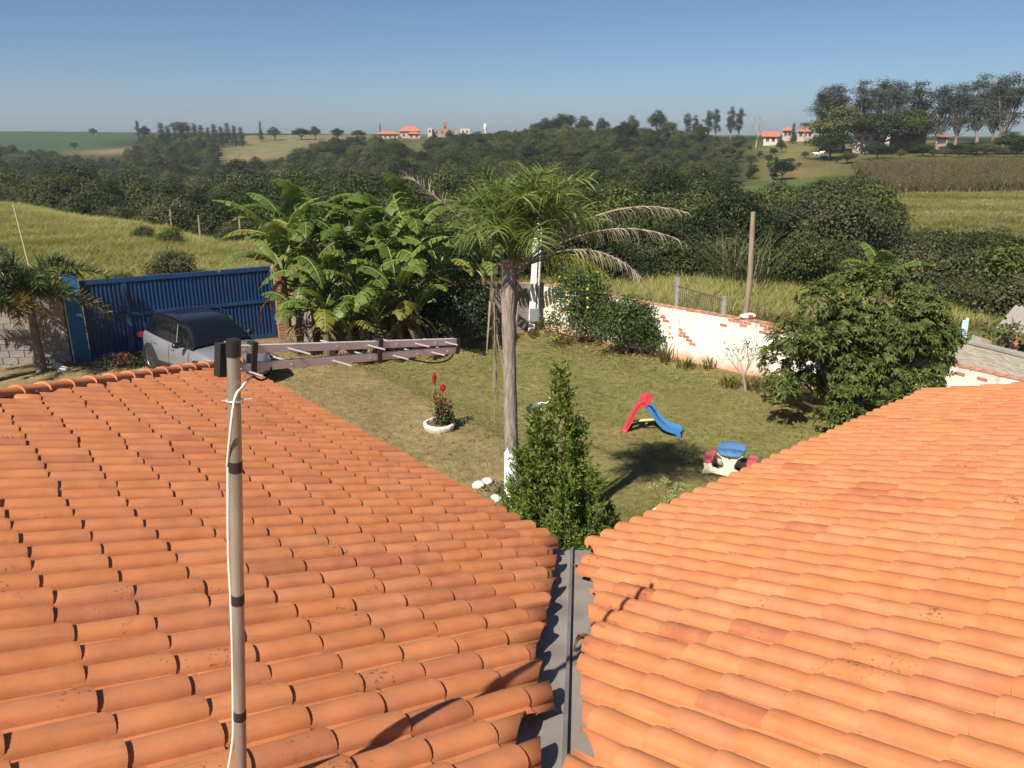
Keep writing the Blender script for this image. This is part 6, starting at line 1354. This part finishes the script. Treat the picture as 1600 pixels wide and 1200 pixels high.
# posts, poles, fence
WOODP = mat('weathered_wood', (.27,.20,.14), rough=.9, var=.3, scale=4, stretch=(4,4,.4), bump=.5, bscale=15); GREYP = mat('grey_post', (.30,.29,.28), rough=.9, var=.2)
pb_ = atY(1161, 500, 24.0); up_ = thing('wooden_pole', 'bare round wooden pole standing behind the lime-washed wall', 'pole', (pb_[0], 24.0, -.3)); pt_ = atY(1177, 331, 24.0)
mb = MB(); mb.tube([(0,0,-.4),(.1,0,2.2),(pt_[0]-pb_[0], 0, pt_[2]+.3)], [.10,.085,.072], 12); mb.build('shaft', WOODP, up_)
for k_, (px, py, r_, h) in enumerate([(1057, 468, 27, 1.9), (1130, 482, 25, 1.7), (1100, 470, 26.5, 1.4)]):
    q = atR(px, py, r_); q[2] = float(terr(q[:1], q[1:2])[0]); 
    if k_ < 2:
        o = thing('fence_post', ('grey concrete fence post left of the chicken wire' if k_ == 0 else 'grey fence post between the chicken wire and wooden pole'), 'post', tuple(q)); mb = MB(); mb.box((0,0,h/2), (.11,.11,h)); mb.build('post', GREYP, o, smooth=False)
qa = atR(1057, 468, 27); qb = atR(1130, 482, 25); L_ = np.linalg.norm((qb-qa)[:2]); o = thing('wire_fence', 'dark wire mesh stretched between two fence posts behind the wall', 'fence', (qa[0], qa[1], -.4), math.atan2(qb[1]-qa[1], qb[0]-qa[0]))
mb = MB()
for i in range(int(L_/.11)): mb.tube([(i*.11,0,.1),(i*.11,0,1.75)], .006, 4, 0, False)
for z in np.linspace(.1,1.75,9): mb.tube([(0,0,z),(L_,0,z)], .006 if z < 1.7 else .014, 4, 0, False)
mb.build('mesh', mat('wire', (.10,.10,.11), rough=.6, metal=.5), o, smooth=False)
for k_, (px, py, r_) in enumerate([(312, 362, 55), (268, 352, 61), (376, 373, 50)]):
    q = atR(px, py, r_); q[2] = float(terr(q[:1], q[1:2])[0]); o = thing('field_post', f"short wooden fence post at the wood edge of the field, {('middle','leftmost','rightmost')[k_]} of three", 'post', tuple(q)); mb = MB(); mb.tube([(0,0,-.2),(.05,0,1.7)], [.09,.07], 7); mb.build('post', WOODP, o)
q = atR(45, 395, 36); q[2] = float(terr(q[:1], q[1:2])[0]); o = thing('leaning_stake', 'long thin pale stake leaning in the field behind the bushy palm', 'stake', tuple(q)); tp = atR(20, 318, 37)-q; mb = MB(); mb.tube([(0,0,-.2), tuple(tp)], [.03,.02], 6); mb.build('stake', mat('pale_cane', (.38,.38,.26), rough=.8), o)
# earth mounds
EARTH = mat('red_earth', (.38,.19,.09), rough=1, var=.25, bump=.6, bscale=4)
for (px, py, r_, s_, lab) in ((262, 352, 62, 1.0, 'small red earth mound at the wood edge of the left field'), (1545, 326, 118, .75, 'red earth mound in the meadow across the valley')):
    q = atR(px, py, r_); q[2] = float(terr(q[:1], q[1:2])[0]); mb = MB(); mb.lathe([(s_*1.0,-.2),(s_*.8,s_*.25),(s_*.45,s_*.6),(s_*.1,s_*.75),(0.001,s_*.76)], 12); tag(mb.build('earth_mound', EARTH, None, loc=tuple(q), smooth=True), lab, 'mound')
# ---------------------------------------------------------------- houses on the hill
ROOFR = mat('far_roof_tile', (.44,.15,.085), rough=.85, var=.12, scale=2); WALLP = mat('far_pink_wall', (.46,.35,.30), rough=.9, var=.1, scale=1); WALLW = mat('far_white_wall', (.50,.47,.41), rough=.9, var=.08); WALLB = mat('far_block_wall', (.33,.25,.19), rough=.95, var=.15, scale=1); WINF = mat('far_window', (.05,.05,.06), rough=.3); PORCH = mat('far_wood', (.16,.11,.08), rough=.9)
def house_far(label, px0, px1, base_py, r_, wall_h, roof_h, wm, depth=7., hip=True, over=.6, wins=3, name='farm_house', cat='house', rm=None, gable_x=True, zoff=0.):
    a = px_az((px0+px1)/2); c = np.array([r_*math.sin(a), r_*math.cos(a)]); w_ = (px1-px0)/FPX*r_*1.0; z_ = float(terr(c[:1], c[1:2])[0]) if base_py is None else atR((px0+px1)/2, base_py, r_)[2]
    t = thing(name, label, cat, (c[0], c[1], z_+zoff), -a); hw_, hd_ = w_/2, depth/2
    mb = MB(); mb.box((0,0,wall_h/2-1), (w_-2*over, depth-2*over, wall_h+2)); mb.build('wall', wm, t, smooth=False)
    if roof_h > 0:
        mb = MB(); z0 = wall_h; v = [(-hw_,-hd_,z0),(hw_,-hd_,z0),(hw_,hd_,z0),(-hw_,hd_,z0)]
        if hip: k2 = max(0, hw_-hd_*.9); v += [(-k2,0,z0+roof_h),(k2,0,z0+roof_h)]
        else: v += [(-hw_,0,z0+roof_h),(hw_,0,z0+roof_h)]
        v += [(-hw_,-hd_,z0-.15),(hw_,-hd_,z0-.15),(hw_,hd_,z0-.15),(-hw_,hd_,z0-.15)]
        mb.add(v, [(0,1,5,4),(2,3,4,5),(1,2,5),(3,0,4),(6,7,1,0),(7,8,2,1),(8,9,3,2),(9,6,0,3),(9,8,7,6)]); mb.build('roof', rm or ROOFR, t, smooth=False)
    else:
        mb = MB(); mb.box((0,0,wall_h+.08), (w_-2*over+.2, depth-2*over+.2, .16)); mb.build('parapet', wm, t, smooth=False)
    for i in range(wins):
        x_ = (i+.5)/wins*(w_-2*over-.6)-(w_-2*over-.6)/2; wn = link('window', None, t, (x_, -hd_+over, wall_h*.52)); mb = MB(); mb.box((0,-.01,0), (.9,.06,1.0)); mb.build('pane', WINF, wn, smooth=False); mb = MB(); mb.box((0,-.06,-.55), (1.1,.12,.08)); mb.build('sill', wm, wn, smooth=False)
    return t
house_far('low pink house with a hipped red roof, left of two on the skyline', 589, 622, 218, 400, 2.6, 1.3, WALLP, wins=4)
house_far('taller pink house with a bright red roof, right of two on the skyline', 624, 657, 217, 402, 3.6, 2.2, WALLP, wins=3)
house_far('small lean-to porch with red roof before the taller pink house', 636, 657, 217, 396, 2.4, .8, WALLP, wins=2, depth=4, name='porch_house')
house_far('long low unfinished block building on the central skyline', 668, 714, 211, 420, 2.6, 0, WALLB, wins=5, name='block_building', cat='building')
house_far('small cream box building at the left end of the block building', 668, 675, 210, 415, 3.0, 0, WALLW, wins=1, name='block_building', cat='building', over=.1)
house_far('square orange brick tower on the block building', 692, 699, 206, 422, 4.4, 0, BRICK, wins=1, name='brick_tower', cat='tower', depth=2.6, over=.1)
house_far('flat roofed cream house left of the white water tank', 719, 734, 211, 415, 3.2, 0, WALLW, wins=2, name='flat_house', cat='house', over=.2)
q = atR(758.5, 213, 405); wt = thing('water_tank', 'white cylindrical water tank on a leg, central skyline', 'water tank', tuple(q)); mb = MB(); mb.lathe([(.001,5.9),(.7,5.7),(.85,5.4),(.85,3.4),(.5,2.9),(.001,2.9)], 14); mb.build('tank', PAINTW, wt); mb = MB(); mb.tube([(0,0,-1),(0,0,3)], .38, 10); mb.build('leg', PAINTW, wt)
house_far('white gabled house with red roof on the pasture, left of the cows', 1193, 1217, 223, 262, 1.9, 1.3, WALLW, wins=2, hip=False, depth=8)
house_far('pale house with orange roof behind the lone conifer tree on the right hill', 1222, 1240, 215, 290, 2.3, 1.2, WALLP, wins=2)
house_far('long low house with orange roof under the lone palm', 1246, 1272, 216, 285, 2.2, 1.0, WALLP, wins=3)
house_far('small dark thatched hut below the lone palm', 1252, 1266, 211, 300, 2.4, 1.4, PORCH, wins=0, rm=PORCH, name='hut', cat='hut')
house_far('farmhouse with red tiled roof among the eucalyptus trees', 1336, 1376, 226, 222, 2.8, 1.6, WALLP, wins=3)
house_far('second red roof behind the farmhouse', 1378, 1394, 216, 232, 3.2, 1.3, WALLP, wins=1)
house_far('long shed with pale grey sheet roof right of the farmhouse', 1396, 1446, 222, 224, 2.4, .35, WALLB, wins=0, rm=mat('pale_sheet_roof', (.62,.62,.62), rough=.5), name='shed', cat='shed', hip=False)
house_far('small brick outbuilding at the right end of the farm', 1464, 1484, 227, 218, 2.0, .8, WALLB, wins=2, rm=mat('weathered_tile', (.26,.13,.09), rough=.9, var=.2), name='outbuilding', cat='building')
far_tree('lone_tree', 'lone dark conical tree before the right hill houses', 'pine', 0, 1240, 262, 192, 1.3)
q = atR(1257, 214, 275); fp = thing('far_palm', 'lone small palm on the right skyline', 'palm tree', tuple(q)); mb = MB(); zt_ = atR(1257, 197, 275)[2]-q[2]; mb.tube([(0,0,-.5),(0,0,zt_)], [.22,.15], 6); mb.build('trunk', BARKP, fp)
mb = MB(); rg = np.random.default_rng(2)
for i in range(12): frond(mb, (0,0,zt_), i*2.399, 2.2, 1.2-.09*i, .8, n=14, ll=.9, lw=.16, rg=rg, seg=2)
mb.build('crown', [G_FAR[1], RACH], fp, smooth=False)
# two white cows
def cow(px, py, r_, label, ang):
    q = atR(px, py, r_); q[2] = float(terr(q[:1], q[1:2])[0]); t = thing('cow', label, 'cow', tuple(q), ang, 'cows on the pasture'); t.scale = (.72,)*3; mb = MB(); HIDE = mat('white_hide', (.74,.70,.64), rough=.9)
    mb.tube([(-.85,0,1.05),(-.6,0,1.08),(0,0,.98),(.5,0,1.05),(.75,0,1.15),(1.0,0,1.3),(1.12,0,1.28),(1.45,0,1.08)], [.14,.34,.40,.36,.27,.17,.15,.09], 10)
    for x_, y_ in ((-.6,.18),(-.6,-.18),(.5,.18),(.5,-.18)):
        k2 = -.09 if x_ < 0 else .05; mb.tube([(x_,y_,.95),(x_+k2*-.6,y_,.62),(x_+k2,y_,.38),(x_,y_,0)], [.16,.10,.06,.06], 6)
    mb.tube([(1.12,.1,1.36),(1.10,.3,1.38)], [.05,.02], 5); mb.tube([(1.12,-.1,1.36),(1.10,-.3,1.38)], [.05,.02], 5); mb.tube([(-.87,0,1.15),(-1.0,0,.8),(-.98,0,.45)], [.03,.025,.04], 5); mb.build('body', HIDE, t, smooth=True)
cow(1277, 228, 215, 'white cow on the pasture, left of two', math.pi-.2); cow(1285.5, 227, 217, 'white cow on the pasture, right of two', .2)
# ---------------------------------------------------------------- neighbour's yard at the right edge
ROUGH = mat('rough_render', (.40,.35,.28), rough=.95, var=.18, scale=5, bump=1.0, bscale=7, stretch=(1,1,3)); FIBRE = mat('fibre_cement', (.29,.265,.235), rough=.95, var=.15, scale=3)
q0 = atY(1485, 600, 19.5); q1 = atY(1650, 600, 17.2); o = thing('neighbour_wall', 'low grey rough rendered wall beyond the right roof', 'wall', (q0[0], q0[1], -.5), math.atan2(q1[1]-q0[1], q1[0]-q0[0])); L_ = np.linalg.norm((q1-q0)[:2])
zt_ = atY(1560, 549, 18.4)[2]+.5; mb = MB(); mb.box((L_/2,0,zt_/2), (L_,.2,zt_)); mb.build('face', ROUGH, o, smooth=False); mb = MB(); mb.box((L_/2,0,zt_+.03), (L_+.02,.24,.06)); mb.build('coping', FIBRE, o, smooth=False)
q = atY(1556, 513, 26.); ra = R(-45); zr = q[2]+.8; off_ = rz(ra) @ np.array([-2.6, -1.0, 0]); sh_ = thing('neighbour_shed', 'open shed with grey corrugated roof and blue wall at the right edge', 'shed', (q[0]-off_[0], q[1]-off_[1], -.8), ra)
mb = MB(); xs_ = np.linspace(-2.6, 2.6, 121); mb.grid(np.array([[(x_, -1.0, zr+.03*math.sin(x_*36)), (x_, 1.0, zr+.48+.03*math.sin(x_*36))] for x_ in xs_]), flip=True); mb.grid(np.array([[(x_, -1.0, zr-.02+.03*math.sin(x_*36)), (x_, 1.0, zr+.46+.03*math.sin(x_*36))] for x_ in xs_])); mb.build('roof', FIBRE, sh_, smooth=True)
mb = MB(); mb.box((.3,.5,zr/2), (4.2,.15,zr)); mb.build('wall', mat('blue_shed_wall', (.07,.15,.22), rough=.8, var=.2), sh_, smooth=False)
for x_ in (-2.3, 2.3):
    mb = MB(); mb.box((x_,-.85,zr/2), (.14,.14,zr)); mb.build('post', WOODP, sh_, smooth=False)
for k_, (px, h, lab) in enumerate([(1563, 1.0, 'short red brick pillar left of two before the neighbour shed'), (1580, 1.0, 'short red brick pillar right of two before the neighbour shed')]):
    q = atY(px, 540, 22.); zt_ = atY(px, 521 if k_ == 0 else 520, 22.)[2]+.7; o = thing('brick_pillar', lab, 'pillar', (q[0], 22., -.7)); mb = MB(); mb.box((0,0,zt_/2), ((.13,.24)[k_],.24,zt_)); mb.build('core', JOINT, o, smooth=False); me = brick_mesh('brick', (.125,.235)[k_], .02, .07, BRICK, .005)
    for c in range(int(zt_/.085)): link('brick', me, o, (0, -.115, .045+c*.085))
SHEET = mat('blue_grey_sheet', (.42,.52,.60), rough=.5, var=.1); BOARD = mat('brown_board', (.30,.20,.12), rough=.9, var=.2); CREAMB = mat('cream_board', (.66,.56,.38), rough=.8)
def board(px, py0, py1, Y, w_, lab, mt, dx, dyb, name='leaning_board', th_=.03):
    b = atY(px, py0, Y); t_ = atY(px+dx, py1, Y+dyb); d = t_-b; L_ = np.linalg.norm(d); u = d/L_; s_ = unit(np.cross(u, [0,1,0])); n2_ = np.cross(s_, u); o = thing(name, lab, 'board', tuple(b)); mb = MB(); mb.box(u*L_/2, (w_, th_, L_), np.stack([s_, n2_, u], 1)); mb.build('sheet', mt, o, smooth=False)
board(1497, 580, 500, 20.5, .16, 'tall blue-grey folded sheet leaning beyond the big tree', SHEET, 12, .3, 'leaning_sheet'); board(1504, 545, 497, 20.6, .06, 'narrow white strip beside the blue-grey sheet', PAINTW, 8, .3, 'leaning_sheet')
board(1508, 572, 536, 20.2, .22, 'brown board leaning left of the cream one', BOARD, 8, .3); board(1516, 570, 540, 20.0, .14, 'cream board leaning between brown boards', CREAMB, 12, .3); board(1530, 583, 530, 19.9, .26, 'broad brown board leaning right of the cream one', BOARD, 12, .4); board(1519, 562, 526, 20.6, .30, 'grey sheet behind the leaning boards', FIBRE, 8, .3); board(1550, 592, 545, 19.0, .05, 'thin dark stick leaning on the rough neighbour wall', PORCH, 12, .2, 'leaning_stick', .04)
q = atY(1485, 590, 17.0); crown = thing('garden_bush', 'feathery bright green bush between the right roof and boards', 'bush', (q[0], 17.0, 0)); crown_mb([(0,0,.62,.42,.35),(.35,.1,.55,.35,.3),(-.3,0,.5,.35,.3)], 3500, .05, .018, rng, 8, .06).build('foliage', leafmat('feathery_leaf', (.075,.12,.028), island=.35), crown, smooth=False); mb = MB(); mb.tube([(0,0,-.1),(0,0,.5)], .03, 6); mb.build('stem', BARK, crown)
q = atY(1560, 545, 21.5); o = thing('yard_vine', 'straggling vine with yellowing leaves by the brick pillars', 'vine', (q[0], 21.5, -.3)); crown_mb([(0,0,1.2,.35,.25),(-.4,0,.9,.25,.3),(.3,0,1.35,.3,.15)], 320, .13, .10, rng, 4, .12).build('foliage', leafmat('vine_leaf', (.09,.115,.03), island=.4), o, smooth=False); mb = MB(); mb.tube([(0,0,0),(-.1,0,1.2)], .02, 5); mb.build('stem', BARK, o)
# oddment on the wall: red and white bag
q = atY(1171, 500, 20.9); sp_ = CORNER+d_*0
wd2, _ = frame2(CORNER, WALL_E); tpar = np.dot(q[:2]-CORNER, wd2); pw = CORNER+wd2*tpar
o = thing('litter_bag', 'crumpled white and red bag lying on top of the garden wall', 'bag', (pw[0], pw[1], HW+.05)); mb = MB(); Q = np.array([[(.22*math.sin(p)*math.cos(t)*(1+.15*math.sin(3*t)), .09*math.sin(p)*math.sin(t), .07+.08*math.cos(p)*(1+.2*math.sin(2*t))) for t in np.linspace(0,2*math.pi,15)] for p in np.linspace(.05,math.pi-.05,9)]); mb.grid(Q); mb.build('bag', PAINTW, o, smooth=True); mb = MB(); mb.box((.04,-.085,.08), (.12,.02,.08)); mb.build('red_print', RED, o, smooth=False)

# ================================================================ AIR
mb = MB(); mb.box((0, 0, 9), (3400, 3400, 66)); hz = mb.mesh('haze', [], False)
hm = bpy.data.materials.new('haze_air'); hm.use_nodes = True; t = hm.node_tree; t.nodes.remove(t.nodes['Principled BSDF'])
pv = node(t, 'ShaderNodeVolumePrincipled'); pv.inputs['Color'].default_value = (.72,.82,.95,1); pv.inputs['Density'].default_value = .00030; pv.inputs['Anisotropy'].default_value = .2
t.links.new(pv.outputs[0], t.nodes['Material Output'].inputs['Volume']); hz.materials.append(hm); tag(link('haze', hz), 'thin pale haze in the air over the valley', 'haze', kind='stuff')
scene.cycles.volume_bounces = 0; scene.cycles.volume_step_rate = 4; scene.cycles.volume_max_steps = 32
